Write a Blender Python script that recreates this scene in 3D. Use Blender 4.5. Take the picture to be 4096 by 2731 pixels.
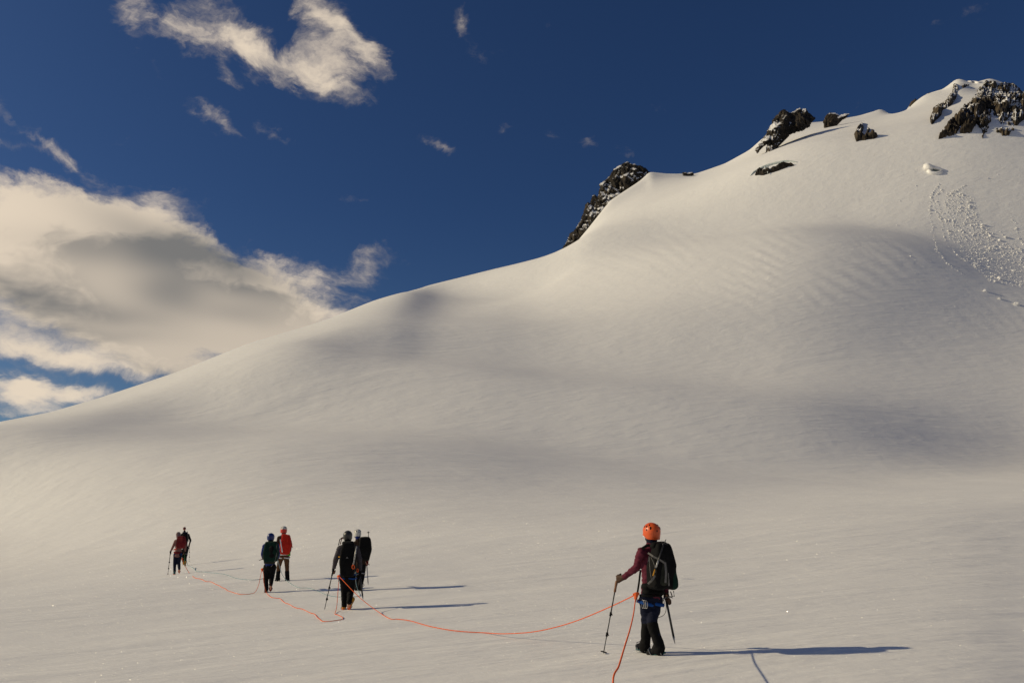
import bpy, bmesh, math, random
import numpy as np
from mathutils import Vector, Matrix, noise

for o in list(bpy.data.objects):
    bpy.data.objects.remove(o)
SC = bpy.context.scene
COL = SC.collection
R = math.radians
rng = np.random.default_rng(7)
random.seed(7)

# ------------------------------------------------------------------ camera
IW, IH, FPX = 4096.0, 2731.0, 3186.0          # photograph size and focal length in its pixels
HC = 1.6                                      # eye height above the snow at the camera
HORIZON = 2105.0                              # photograph row of the level horizon
PITCH = math.atan((HORIZON - IH / 2) / FPX)
cam_d = bpy.data.cameras.new('camera')
cam = bpy.data.objects.new('camera', cam_d)
COL.objects.link(cam)
cam.location = (0, 0, HC)
cam.rotation_euler = (math.pi / 2 + PITCH, 0, 0)
cam_d.sensor_fit = 'HORIZONTAL'
cam_d.sensor_width = 36.0
cam_d.lens = 36.0 * FPX / IW
cam_d.clip_start = 0.1
cam_d.clip_end = 20000
SC.camera = cam

SUN_EL = R(26.0)
SUN_AZ = R(-86.0)                             # measured from +Y towards +X: the sun stands to the left
SUN = Vector((math.cos(SUN_EL) * math.sin(SUN_AZ), math.cos(SUN_EL) * math.cos(SUN_AZ), math.sin(SUN_EL)))

SC.view_settings.view_transform = 'Standard'
SC.view_settings.look = 'None'
SC.view_settings.exposure = -0.68
SC.view_settings.gamma = 1.0
SC.view_settings.use_curve_mapping = False
SC.cycles.use_denoising = True
SC.cycles.use_adaptive_sampling = True
SC.cycles.adaptive_threshold = 0.02
SC.cycles.max_bounces = 4
SC.cycles.diffuse_bounces = 2
SC.cycles.sample_clamp_indirect = 6

sun_d = bpy.data.lights.new('sun', 'SUN')
sun_d.energy = 5.0
sun_d.angle = R(0.55)
sun_d.color = (1.0, 0.835, 0.54)
sun_o = bpy.data.objects.new('sun', sun_d)
COL.objects.link(sun_o)
sun_o.rotation_euler = SUN.to_track_quat('Z', 'Y').to_euler()


# ------------------------------------------------------------------ photograph pixel -> direction / point
def tan_el(py):
    v = (IH / 2 - py) / FPX
    return (math.sin(PITCH) + v * math.cos(PITCH)) / (math.cos(PITCH) - v * math.sin(PITCH))


def at(px, py, Y):
    v = (IH / 2 - py) / FPX
    ry = math.cos(PITCH) - v * math.sin(PITCH)
    return Vector(((px - IW / 2) / FPX / ry * Y, Y, HC + tan_el(py) * Y))


def mpp(py, Y):
    """metres per photograph pixel at forward distance Y"""
    v = (IH / 2 - py) / FPX
    return Y / FPX / (math.cos(PITCH) - v * math.sin(PITCH))


def azel(px, py):
    p = at(px, py, 1.0) - Vector((0, 0, HC))
    return math.atan2(p.x, p.y), math.atan2(p.z, math.hypot(p.x, p.y))


# ------------------------------------------------------------------ small node language
class X:
    """wraps a socket so that shader maths can be written as an expression"""
    def __init__(s, nt, sock):
        s.nt, s.s = nt, sock

    def m(s, op, *a, clamp=False):
        n = s.nt.nodes.new('ShaderNodeMath')
        n.operation = op
        n.use_clamp = clamp
        for i, v in enumerate((s,) + a):
            if isinstance(v, X):
                s.nt.links.new(v.s, n.inputs[i])
            else:
                n.inputs[i].default_value = v
        return X(s.nt, n.outputs[0])

    def __add__(s, o): return s.m('ADD', o)
    __radd__ = __add__
    def __mul__(s, o): return s.m('MULTIPLY', o)
    __rmul__ = __mul__
    def __sub__(s, o): return s.m('SUBTRACT', o)
    def __rsub__(s, o): return (s * -1.0) + o
    def __truediv__(s, o): return s.m('DIVIDE', o)

    def step(s, a, b, lo=0.0, hi=1.0, smooth=True):
        n = s.nt.nodes.new('ShaderNodeMapRange')
        n.interpolation_type = 'SMOOTHSTEP' if smooth else 'LINEAR'
        s.nt.links.new(s.s, n.inputs[0])
        for i, v in enumerate((a, b, lo, hi)):
            n.inputs[i + 1].default_value = v
        return X(s.nt, n.outputs[0])


def node(nt, kind, **kw):
    n = nt.nodes.new(kind)
    for k, v in kw.items():
        if k in n.inputs:
            if isinstance(v, X): nt.links.new(v.s, n.inputs[k])
            elif hasattr(v, 'is_output'): nt.links.new(v, n.inputs[k])
            else: n.inputs[k].default_value = v
        else:
            setattr(n, k, v)
    return n


def vec(nt, x, y, z=0.0):
    n = nt.nodes.new('ShaderNodeCombineXYZ')
    for i, v in enumerate((x, y, z)):
        if isinstance(v, X): nt.links.new(v.s, n.inputs[i])
        else: n.inputs[i].default_value = v
    return n.outputs[0]


def vmath(nt, op, a, b=None, scale=None):
    n = nt.nodes.new('ShaderNodeVectorMath')
    n.operation = op
    for i, v in enumerate((a, b)):
        if v is None: continue
        if hasattr(v, 'is_output'): nt.links.new(v, n.inputs[i])
        else: n.inputs[i].default_value = v
    if scale is not None: n.inputs['Scale'].default_value = scale
    return n.outputs['Value'] if op in ('DOT_PRODUCT', 'LENGTH') else n.outputs[0]


def fbm(nt, v, scale, detail=8.0, rough=0.55, dist=0.0, color=False, dim='3D'):
    n = node(nt, 'ShaderNodeTexNoise', noise_dimensions=dim, Vector=v, Scale=scale, Detail=detail, Roughness=rough, Distortion=dist)
    return n.outputs['Color'] if color else X(nt, n.outputs[0])


def mixc(nt, fac, a, b):
    n = nt.nodes.new('ShaderNodeMix')
    n.data_type = 'RGBA'
    for k, v in ((0, fac), (6, a), (7, b)):
        if isinstance(v, X): nt.links.new(v.s, n.inputs[k])
        elif hasattr(v, 'is_output'): nt.links.new(v, n.inputs[k])
        elif k == 0: n.inputs[0].default_value = v
        else: n.inputs[k].default_value = (*v, 1.0) if len(v) == 3 else v
    return n.outputs[2]


# ------------------------------------------------------------------ sky with clouds
def build_world():
    w = bpy.data.worlds.new('World')
    SC.world = w
    w.use_nodes = True
    nt = w.node_tree
    nt.nodes.clear()
    out = nt.nodes.new('ShaderNodeOutputWorld')
    bg = nt.nodes.new('ShaderNodeBackground')
    bg.inputs[1].default_value = 0.07
    nt.links.new(bg.outputs[0], out.inputs[0])
    sky = nt.nodes.new('ShaderNodeTexSky')
    sky.sky_type = 'NISHITA'
    sky.sun_disc = False
    sky.sun_elevation = SUN_EL
    sky.sun_rotation = SUN_AZ
    sky.altitude = 1200
    sky.air_density = 1.0
    sky.dust_density = 2.6
    sky.ozone_density = 3.0
    tc = nt.nodes.new('ShaderNodeTexCoord')
    d = tc.outputs['Generated']
    sep = node(nt, 'ShaderNodeSeparateXYZ', Vector=d)
    dx, dy, dz = (X(nt, sep.outputs[i]) for i in range(3))
    az = dx.m('ARCTAN2', dy)
    el = dz.m('ARCSINE')
    # deepen the blue as thin mountain air does
    g = node(nt, 'ShaderNodeGamma', Color=sky.outputs[0], Gamma=1.0)
    deep = node(nt, 'ShaderNodeMix', data_type='RGBA', blend_type='MULTIPLY')
    deep.inputs[0].default_value = 1.0
    nt.links.new(g.outputs[0], deep.inputs[6])
    tint = mixc(nt, el.step(-0.02, 0.42), SKY_TINT_LOW, SKY_TINT)
    nt.links.new(tint, deep.inputs[7])
    skyc = deep.outputs[2]

    # cloud banks: (photo px, py, half-width px, half-height px, roll deg, strength)
    B = CLOUD_BLOBS

    def blobs(p, items):
        # the running total rides along as z (scaled to nothing) so the sum is evaluated one term after another
        sp = node(nt, 'ShaderNodeSeparateXYZ', Vector=p)
        px_, py_ = X(nt, sp.outputs[0]), X(nt, sp.outputs[1])
        tot = None
        for (px, py, a, b, rot, amp) in items:
            ca, ce = azel(px, py)
            k = 1.0 / FPX * 0.97
            mp = nt.nodes.new('ShaderNodeMapping')
            mp.vector_type = 'TEXTURE'
            nt.links.new(p if tot is None else vec(nt, px_, py_, tot), mp.inputs[0])
            mp.inputs['Location'].default_value = (ca, ce, 0)
            mp.inputs['Rotation'].default_value = (0, 0, R(rot))
            mp.inputs['Scale'].default_value = (a * k, b * k, 1e6)
            q = X(nt, vmath(nt, 'DOT_PRODUCT', mp.outputs[0], mp.outputs[0]))
            t = q.m('MULTIPLY', -1.0).m('EXPONENT') * amp
            tot = t if tot is None else tot + t
        return tot

    def density(offu, offv, full=True):
        u, v = az + offu, el + offv
        p0 = vec(nt, u, v, 0.0)
        n1 = fbm(nt, vmath(nt, 'MULTIPLY', p0, (1.0, 1.5, 1.0)), 9.0, 6.0 if full else 3.0, 0.6, 0.3, color=True, dim='2D')
        w1 = vmath(nt, 'SUBTRACT', n1, (0.5, 0.5, 0.5))
        p1 = vmath(nt, 'ADD', p0, vmath(nt, 'MULTIPLY', w1, (0.085, 0.06, 0.0)))
        tot = blobs(p1, B if full else [q for q in B if q[5] >= 0.6])
        # unseen clouds to the sides and behind, thickened to add neutral fill light
        side = az.m('ABSOLUTE').step(0.72, 1.05)
        low = el.step(1.3, 0.2)
        tot = tot + side * low * 0.62
        f1 = fbm(nt, vmath(nt, 'MULTIPLY', p1, (1.0, 1.9, 1.0)), 13.0, 7.0 if full else 3.0, 0.62, 0.15, dim='2D')
        if not full:
            return (tot + (f1 - 0.5) * 1.45) - 0.42
        f2 = fbm(nt, vmath(nt, 'MULTIPLY', p0, (1.0, 1.6, 1.0)), 50.0, 5.0, 0.65, 0.25, dim='2D')
        return (tot + (f1 - 0.5) * 1.45 + (f2 - 0.5) * 0.32) - 0.42

    dn = density(0.0, 0.0)
    ds = density(-0.035, 0.022, False)
    cover = dn.step(-0.12, 0.98, 0.0, 1.0)
    # thick parts away from the sun are shaded, sunward rims are bright
    p0 = vec(nt, az, el, 0.0)
    wn = vmath(nt, 'SUBTRACT', fbm(nt, p0, 5.0, 2.0, 0.5, 0.2, color=True, dim='2D'), (0.5, 0.5, 0.5))
    pw = vmath(nt, 'ADD', p0, vmath(nt, 'MULTIPLY', wn, (0.06, 0.035, 0.0)))
    shade = blobs(pw, SHADE_BLOBS)
    self_sh = (ds - dn * 0.5).step(-0.05, 0.9, 0.0, 0.55)
    lit = (shade * 0.72 + self_sh * 0.8).step(-0.1, 1.25)
    thin = dn.step(0.0, 0.5, 0.62, 1.0)
    ccol = mixc(nt, lit, CLOUD_LIT, CLOUD_DARK)
    cc = node(nt, 'ShaderNodeMix', data_type='RGBA', blend_type='MULTIPLY')
    cc.inputs[0].default_value = 1.0
    nt.links.new(ccol, cc.inputs[6])
    tt = vec(nt, thin, thin, thin)
    nt.links.new(tt, cc.inputs[7])
    above = el.step(-0.02, 0.02)
    fin = mixc(nt, (cover * above) * 0.97, skyc, cc.outputs[2])
    nt.links.new(fin, bg.inputs[0])
    w.cycles.sampling_method = 'NONE'


SKY_TINT = (0.46, 0.68, 1.0, 1.0)
SKY_TINT_LOW = (0.80, 0.98, 1.12, 1.0)
CLOUD_LIT = (18.5, 15.6, 12.2)
CLOUD_DARK = (4.5, 4.4, 4.25)
CLOUD_BLOBS = [
    # the big bank low on the left
    (120, 975, 540, 175, -2, 1.35), (560, 1060, 470, 195, -16, 1.25), (900, 1160, 330, 150, -14, 0.9),
    (250, 1220, 560, 125, 0, 0.9), (760, 1260, 430, 130, -4, 0.8), (1230, 1120, 240, 90, 4, 0.62),
    (1500, 1015, 120, 55, 10, 0.5), (1130, 1290, 300, 90, 6, 0.8), (1000, 1350, 280, 70, 4, 0.7),
    (520, 1460, 300, 62, -8, 0.8), (80, 1405, 260, 45, -4, 0.6), (60, 1540, 180, 45, -6, 0.65), (300, 1600, 300, 38, -2, 0.55),
    (90, 1640, 220, 30, 0, 0.6),
    (470, 880, 240, 105, -6, 0.8), (720, 1445, 340, 52, -10, 0.72), (180, 1455, 260, 36, -4, 0.55), (230, 1560, 260, 26, -4, 0.55),
    # the torn cloud at the top
    (540, 50, 100, 75, -35, 0.66), (740, 90, 140, 120, -30, 0.62), (930, 110, 220, 80, -38, 0.74), (1130, 240, 250, 75, -12, 0.72),
    (1330, 200, 190, 150, -30, 0.85), (1300, 70, 140, 45, -20, 0.5), (1470, 210, 130, 40, -30, 0.4), (900, 300, 110, 35, -45, 0.45),
    (1170, 160, 60, 50, 0, -0.55), (1290, 360, 130, 45, 0, 0.4),
    # wisps
    (10, 430, 50, 80, 20, 0.48), (100, 530, 90, 22, -35, 0.3), (30, 600, 90, 32, -15, 0.42), (225, 620, 85, 32, -22, 0.45), (240, 705, 300, 34, -8, -0.45),
    (800, 445, 95, 42, 0, 0.55), (930, 490, 85, 30, -25, 0.5), (1130, 530, 90, 42, -25, 0.5),
    (1865, 110, 60, 110, 28, 0.52), (1740, 590, 100, 38, -18, 0.46), (2010, 515, 55, 38, 0, 0.44), (2235, 500, 66, 42, 22, 0.5),
    (2370, 560, 48, 60, 10, 0.42), (2490, 610, 42, 85, 25, 0.4), (3880, 30, 200, 55, -12, 0.36),
]
SHADE_BLOBS = [
    (620, 960, 440, 110, -14, 0.85), (960, 1080, 300, 90, -16, 0.75), (200, 980, 260, 70, 0, 0.45), (680, 1180, 150, 80, 0, 0.6), (60, 1200, 200, 110, 0, 0.6),
    (300, 1230, 320, 45, -6, 0.5), (980, 1270, 200, 50, 0, 0.3), (300, 1330, 300, 30, 0, 0.3), (640, 1500, 200, 25, -8, 0.3),
]
build_world()


# ------------------------------------------------------------------ terrain
def pchip(x, y, xq):
    h = np.diff(x); d = np.diff(y) / h
    m = np.zeros_like(y)
    for i in range(1, len(x) - 1):
        if d[i - 1] * d[i] > 0:
            w1, w2 = 2 * h[i] + h[i - 1], h[i] + 2 * h[i - 1]
            m[i] = (w1 + w2) / (w1 / d[i - 1] + w2 / d[i])
    m[0], m[-1] = d[0], d[-1]
    i = np.clip(np.searchsorted(x, xq) - 1, 0, len(x) - 2)
    t = (xq - x[i]) / h[i]
    t2, t3 = t * t, t * t * t
    r = (2 * t3 - 3 * t2 + 1) * y[i] + (t3 - 2 * t2 + t) * h[i] * m[i] + (-2 * t3 + 3 * t2) * y[i + 1] + (t3 - t2) * h[i] * m[i + 1]
    r = np.where(xq > x[-1], y[-1] + m[-1] * (xq - x[-1]), r)
    return np.where(xq < x[0], y[0] + m[0] * (xq - x[0]), r)


TE = np.vectorize(tan_el)
# where walkers touch the snow: (x, Y, z) found from their height in the photograph
TOUCH = np.array([(0, 0, 0.0), (1.96, 11.5, -.10), (-4.0, 20.3, -.36), (-4.7, 25.5, -.30), (-7.4, 25.4, -.35), (-8.0, 29.2, -.25),
                  (-13.9, 34.3, -.32), (-15.1, 38.0, -.14), (5.8, 11.7, .07)])
_A = np.c_[np.ones(len(TOUCH)), TOUCH[:, 0], TOUCH[:, 1], TOUCH[:, 1] ** 2]
GC = np.linalg.lstsq(_A, TOUCH[:, 2], rcond=None)[0]


def near_plane(x, y):
    yy = np.clip(y, -40, 45)
    xx = np.clip(x, -40, 40)
    return GC[0] + GC[1] * xx + GC[2] * yy + GC[3] * yy * yy


# skyline of the snow in photograph pixels
SKY_X = np.array([-2600, -900, 0, 200, 400, 700, 1000, 1280, 1330, 1500, 1700, 2000, 2250, 2300, 2440, 2560, 2600, 2680, 2780, 2900, 3000, 3060, 3150, 3260, 3320,
                  3440, 3500, 3525, 3560, 3605, 3650, 3700, 3780, 3830, 3890, 3960, 4020, 4080, 4200, 4700, 5600, 8000], float)
SKY_Y = np.array([2080, 1900, 1685, 1648, 1590, 1490, 1370, 1287, 1268, 1200, 1145, 1070, 1010, 985, 800, 722, 688, 694, 697, 655, 600, 545, 500, 490, 485,
                  462, 441, 433, 456, 470, 417, 374, 345, 306, 330, 302, 322, 360, 420, 500, 800, 1300], float)
COLX = np.array([-4000, 1700, 2100, 2250, 2300, 2440, 2600, 2780, 3000, 3300, 3600, 3830, 4096, 6000], float)
HUMP = np.array([1110, 1105, 1046, 1010, 985, 945, 898, 848, 782, 690, 640, 610, 600, 640], float)
HUMPY = np.array([420, 424, 428, 430, 432, 436, 440, 446, 455, 470, 480, 490, 495, 500], float)
YSKY = np.array([600, 600, 600, 600, 610, 630, 655, 670, 690, 710, 735, 760, 770, 780], float)


def _soft(y, sig=70.0):
    g = np.arange(-4000, 8001, 10.0)
    v = np.interp(g, COLX, y)
    k = np.exp(-.5 * (np.arange(-30, 31) * 10 / sig) ** 2); k /= k.sum()
    return g, np.convolve(np.pad(v, 30, 'edge'), k, 'valid')


def base_height(th, r):
    """th: (n,) azimuths inside +-65 degrees, r: (m,) distances -> z (n, m)"""
    Z = np.zeros((len(th), len(r)))
    _SOFT = [_soft(q) for q in (HUMP, HUMPY, YSKY)]
    for i, a in enumerate(th):
        u = math.tan(a)
        Y = r * math.cos(a)
        col = 2048 + u * FPX * 1.0
        for _ in range(2):                       # column for a row near the skyline
            ts = np.interp(col, SKY_X, SKY_Y)
            v = (IH / 2 - ts) / FPX
            col = 2048 + u * FPX * (math.cos(PITCH) - v * math.sin(PITCH))
        ts = tan_el(np.interp(col, SKY_X, SKY_Y))
        hump, hy, ys = (np.interp(col, *q) for q in _SOFT)
        th_ = tan_el(hump)
        kY = np.array([62, 90, 150, 220, 320, hy - 40, hy, hy + 70])
        kT = np.array([0.006, tan_el(1990), tan_el(1800), tan_el(1550), tan_el(1270), th_ - .024, th_, th_ + .016])
        kl = kT.copy(); kl[5:8] = [tan_el(1035), tan_el(960), tan_el(800)]
        t2 = max(ts, tan_el(700)) + 0.012
        tm = (th_ + .016) + (t2 - th_ - .016) * 0.3
        kY = np.append(kY, [hy + 70 + (ys - hy - 70) * .5, ys, ys + 260])
        kT = np.append(kT, [tm + .02, t2, t2 + .2])
        kl = np.append(kl, [tan_el(700), tan_el(560), tan_el(300)])
        k = np.clip((col - 2050) / 500, 0, 1); k = k * k * (3 - 2 * k)
        kT = kl * (1 - k) + kT * k
        kY[:5] *= 1 - 0.35 * max(min(u, .8), -.8) * np.array([.5, 1, 1, 1, .8])
        Yn = np.array([0.0, 10, 20, 30, 40])
        zn = near_plane(u * Yn, Yn)
        ky = np.r_[Yn, kY]
        kz = np.r_[zn, HC + kT * kY]
        z = pchip(ky, kz, Y)
        t = (z - HC) / np.maximum(Y, 1.0)
        w = np.interp(col, [-500, 0, 1000, 1500, 2000, 2700, 3200, 4200], [.04, .045, .048, .044, .03, .009, .006, .01])
        g = t - ts - w
        t2 = ts + w - np.sqrt(g * g + w * w)
        t = np.where(Y > 60, t2, np.where(Y > 30, t + (t2 - t) * (Y - 30) / 30, t))
        z = HC + t * np.maximum(Y, 1.0)
        Z[i] = np.where(Y < 1.0, near_plane(u * Y, Y), z)
    return Z


def smooth(Z, n, axis):
    for _ in range(n):
        P = np.concatenate([Z.take([0], axis), Z, Z.take([-1], axis)], axis)
        Z = 0.25 * P.take(range(0, Z.shape[axis]), axis) + 0.5 * Z + 0.25 * P.take(range(2, Z.shape[axis] + 2), axis)
    return Z


# brightness of the snow read off the photograph, column by column (row: value 0..255): used to find how the slope undulates
_fg_x = [0, 600, 1200, 1800, 2400, 3000, 3600, 4096]
_fg = {2150: [198, 200, 198, 193, 192, 186, 178, 168], 2300: [193, 193, 190, 184, 178, 172, 166, 160],
       2500: [181, 179, 174, 170, 166, 162, 158, 152], 2731: [176, 173, 168, 164, 160, 157, 154, 150]}
TONE = {
    0: {1685: 172, 1740: 140, 1800: 150, 1850: 178, 1900: 192, 2000: 203, 2060: 202},
    400: {1590: 205, 1620: 182, 1660: 146, 1700: 141, 1760: 160, 1820: 184, 1900: 190, 2000: 198},
    800: {1450: 216, 1490: 206, 1540: 165, 1580: 142, 1620: 150, 1665: 163, 1695: 152, 1730: 160, 1790: 181, 1850: 182, 2000: 191},
    1200: {1310: 221, 1350: 213, 1400: 184, 1440: 144, 1480: 146, 1530: 166, 1580: 173, 1640: 160, 1700: 165, 1780: 177, 1850: 172, 2000: 187},
    1600: {1172: 222, 1220: 215, 1280: 201, 1330: 164, 1370: 151, 1420: 160, 1480: 173, 1560: 175, 1640: 166, 1700: 166, 1800: 166, 1900: 170, 2000: 185},
    2000: {1070: 220, 1130: 214, 1200: 206, 1270: 188, 1320: 170, 1370: 164, 1420: 170, 1500: 177, 1600: 175, 1700: 164, 1800: 160, 1900: 168, 2000: 181},
    2400: {800: 226, 900: 222, 930: 205, 955: 170, 1000: 195, 1080: 208, 1200: 198, 1300: 178, 1400: 174, 1500: 179, 1600: 176, 1700: 164, 1800: 158, 1900: 168, 2000: 182},
    2700: {690: 225, 800: 222, 850: 215, 880: 170, 920: 182, 970: 200, 1050: 205, 1150: 192, 1250: 180, 1350: 172, 1450: 176, 1550: 178, 1620: 174, 1700: 162, 1800: 157, 1900: 168, 2000: 182},
    3000: {600: 226, 700: 223, 760: 214, 790: 172, 820: 165, 870: 180, 920: 192, 1000: 194, 1100: 188, 1180: 173, 1280: 166, 1400: 174, 1500: 180, 1600: 176, 1660: 166, 1720: 155, 1800: 154, 1900: 165, 1970: 180, 2040: 190},
    3300: {490: 226, 600: 220, 650: 205, 690: 166, 720: 155, 770: 172, 850: 190, 950: 187, 1050: 180, 1150: 165, 1250: 162, 1350: 170, 1500: 178, 1600: 172, 1680: 156, 1760: 148, 1850: 155, 1920: 172, 1980: 189, 2040: 186},
    3600: {470: 226, 560: 218, 640: 192, 700: 180, 770: 188, 850: 186, 950: 175, 1050: 160, 1120: 150, 1200: 153, 1300: 162, 1400: 170, 1500: 176, 1600: 168, 1670: 154, 1740: 145, 1830: 152, 1920: 176, 1980: 191, 2060: 183},
    3850: {330: 226, 450: 210, 560: 196, 700: 186, 800: 178, 880: 165, 980: 150, 1080: 143, 1180: 150, 1300: 162, 1450: 170, 1570: 166, 1650: 150, 1740: 140, 1840: 152, 1920: 181, 1980: 190, 2080: 174},
    4096: {370: 170, 500: 165, 650: 160, 800: 154, 950: 152, 1100: 157, 1250: 160, 1450: 170, 1560: 165, 1650: 147, 1740: 135, 1830: 150, 1900: 178, 1970: 188, 2080: 170},
}


def _ref(px):
    return np.where(px < 2250, np.interp(px, SKY_X, SKY_Y), np.interp(px, COLX, HUMP))


def _vn(px, py):
    q = _ref(px)
    return np.where(py < 2000, (py - q) / (2000 - q), 1 + (py - 2000) / 1000)


_cx = np.array(sorted(TONE), float)
_vg = np.linspace(-0.4, 1.75, 216)
_TG = []
for _x in sorted(TONE):
    d = dict(TONE[_x])
    for _y, vs in _fg.items():
        d[_y] = float(np.interp(_x, _fg_x, vs))
    yy = np.array(sorted(d), float)
    vv = np.array([d[int(q)] for q in yy]) / 255
    _TG.append(np.interp(_vg, _vn(np.full_like(yy, _x), yy), ((vv + .055) / 1.055) ** 2.4))
_TG = smooth(np.array(_TG), 2, 1)


def tone_at(px, py):
    v = _vn(px, py)
    i = np.clip(np.searchsorted(_cx, px) - 1, 0, len(_cx) - 2)
    a = np.clip((px - _cx[i]) / (_cx[i + 1] - _cx[i]), 0, 1)
    q = np.clip((v - _vg[0]) / (_vg[1] - _vg[0]), 0, len(_vg) - 1.001)
    j = q.astype(int); b = q - j
    return (_TG[i, j] * (1 - a) + _TG[i + 1, j] * a) * (1 - b) + (_TG[i, j + 1] * (1 - a) + _TG[i + 1, j + 1] * a) * b


AMB, DIRECT = 0.11, 0.66        # photographed brightness = AMB + DIRECT * cos(sun angle)


LAM, LAMT, MU0 = 0.065, 0.19, 0.3
DEBUG = False
MARGIN, BARR = 0.03, 3.0


def undulate(th, r, Z, iters=20):
    n, m = Z.shape
    sx, sy, sz = SUN
    rr = r[None, :]
    dth = np.gradient(th)[:, None]
    dr = np.gradient(r)[None, :]
    S, C = np.sin(th)[:, None], np.cos(th)[:, None]
    area_scale = rr * dth

    def dT(z):
        g = np.empty_like(z)
        g[1:-1] = (z[2:] - z[:-2]) / 2; g[0] = z[1] - z[0]; g[-1] = z[-1] - z[-2]
        return g / area_scale
    def dTt(q):
        q = q / area_scale
        g = np.zeros_like(q)
        g[2:] += q[1:-1] / 2; g[:-2] -= q[1:-1] / 2
        g[1] += q[0]; g[0] -= q[0]; g[-1] += q[-1]; g[-2] -= q[-1]
        return g
    def dRr(z):
        g = np.empty_like(z)
        g[:, 1:-1] = (z[:, 2:] - z[:, :-2]) / 2; g[:, 0] = z[:, 1] - z[:, 0]; g[:, -1] = z[:, -1] - z[:, -2]
        return g / dr
    def dRt(q):
        q = q / dr
        g = np.zeros_like(q)
        g[:, 2:] += q[:, 1:-1] / 2; g[:, :-2] -= q[:, 1:-1] / 2
        g[:, 1] += q[:, 0]; g[:, 0] -= q[:, 0]; g[:, -1] += q[:, -1]; g[:, -2] -= q[:, -1]
        return g
    def lap(z, ax):
        g = np.zeros_like(z)
        if ax == 0: g[1:-1] = z[2:] - 2 * z[1:-1] + z[:-2]
        else: g[:, 1:-1] = z[:, 2:] - 2 * z[:, 1:-1] + z[:, :-2]
        return g
    def lapt(q, ax):
        g = np.zeros_like(q)
        if ax == 0:
            g[2:] += q[1:-1]; g[:-2] += q[1:-1]; g[1:-1] -= 2 * q[1:-1]
        else:
            g[:, 2:] += q[:, 1:-1]; g[:, :-2] += q[:, 1:-1]; g[:, 1:-1] -= 2 * q[:, 1:-1]
        return g

    Z0 = Z.copy()
    tb0 = ((Z0 - HC) / (rr * C)).max(1, keepdims=True)
    colpx = 2048 + np.tan(th)[:, None] * FPX
    loc = np.sqrt(area_scale * dr)
    Yw = rr * C

    def sky_ratio(t):
        # how far the skyline has drifted, read where it is unambiguous and carried smoothly across the notch by the rock pyramid
        q = np.clip((tb0 / np.where(Yw > 60, t, -1).max(1, keepdims=True))[:, 0], .85, 1.18)
        ok = (colpx[:, 0] < 2100) | (colpx[:, 0] > 2760)
        return smooth(np.interp(colpx[:, 0], colpx[ok, 0], q[ok])[:, None], 45, 0)

    for it in range(iters):
        zt, zr = dT(Z), dRr(Z)
        zx = S * zr + C * zt
        zy = C * zr - S * zt
        N = np.sqrt(1 + zx * zx + zy * zy)
        num = sz - sx * zx - sy * zy
        I = num / N
        Ix = -sx / N - num * zx / N ** 3
        Iy = -sy / N - num * zy / N ** 3
        Yw = rr * C
        t = (Z - HC) / Yw
        # project
        tmx = np.where(Yw > 60, t, -1).max(1, keepdims=True)
        rat = sky_ratio(t)
        a = np.arctan(np.where(t > 0, t * rat, t)) - PITCH
        vpx = IH / 2 - np.tan(a) * FPX
        ry = math.cos(PITCH) - (IH / 2 - vpx) / FPX * math.sin(PITCH)
        upx = 2048 + np.tan(th)[:, None] * FPX * ry
        # visible cells: running maximum of the elevation angle
        vis = t >= np.maximum.accumulate(t, axis=1) - 1e-4
        inside = (upx > -150) & (upx < 4250) & (vpx < 2800)
        T = (tone_at(upx.ravel(), vpx.ravel()).reshape(Z.shape) - AMB) / DIRECT
        T = np.clip(T, 0.1, 0.88)
        if it == 0:
            wv = (vis & inside) * (rr > 60)
            OFF = ((T - I) * wv).sum() / wv.sum()
            TMEAN = (T * wv).sum() / wv.sum() - OFF * 0.7
        T = T - OFF * 0.7
        T = TMEAN + 1.12 * (T - TMEAN)
        cap = num / N
        Wt = np.where(vis & inside, 1.0, 0.0)
        Wt = smooth(smooth(Wt, 1, 0), 1, 1)
        Wt = Wt * (1 + 0.0 * np.exp(-((t - tmx + .02) / .025) ** 2) * np.clip((2350 - colpx) / 300, 0, 1))
        Gx, Gy = Ix * S + Iy * C, Ix * C - Iy * S       # wrt zr, zt
        res = (T - I)
        hid = ((~vis) & inside & (np.arange(m)[None, :] < t.argmax(1)[:, None])).sum() / inside.sum()
        score = np.sqrt((Wt * (T - I) ** 2).sum() / Wt.sum()) + 2.5 * hid
        if DEBUG: print('SFS it', it, 'rms', round(float(score - 2.5 * hid), 4), 'hid', round(float(hid), 4))
        if it == 0 or score < best[0]:
            best = (score, Z.copy())
        mu = np.interp(rr, [22, 45, 90, 170, 260, 400], [MU0, .06, .03, .02, .015, .01]) * np.ones_like(Z)
        mu = mu + 0.018 * np.exp(-((t - tb0) / 0.012) ** 2) + 0.09 * np.exp(-((colpx - 2400) / 300) ** 2) * np.clip((rr - 340) / 60, 0, 1)
        anchor = mu / (rr * 0.02 + 0.05)
        prev = Z - Z0
        # every part of the slope below the crest must stay in sight: it may not lie flatter than the line of sight
        jc = ((Z0 - HC) / Yw).argmax(1)[:, None]
        gap = zr - (Z - HC) / rr
        want = np.where(rr > 60, MARGIN, 0.012)
        Bn = BARR * ((gap < want) & (np.arange(m)[None, :] < jc - 3) & (rr > 12))
        Bm = Bn if it == 0 else np.maximum(0.9 * Bm, Bn)
        def Aop(dv):
            f = Wt * (Gx * dRr(dv) + Gy * dT(dv))
            g = dRt(Wt * Gx * f) + dTt(Wt * Gy * f)
            g += LAMT ** 2 * lapt(lap(dv, 0) / area_scale ** 2, 0) + LAM ** 2 * lapt(lap(dv, 1) / dr ** 2, 1)
            q = Bm * Bm * (dRr(dv) - dv / rr)
            return g + dRt(q) - q / rr + anchor ** 2 * dv
        f = Wt * res
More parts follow.
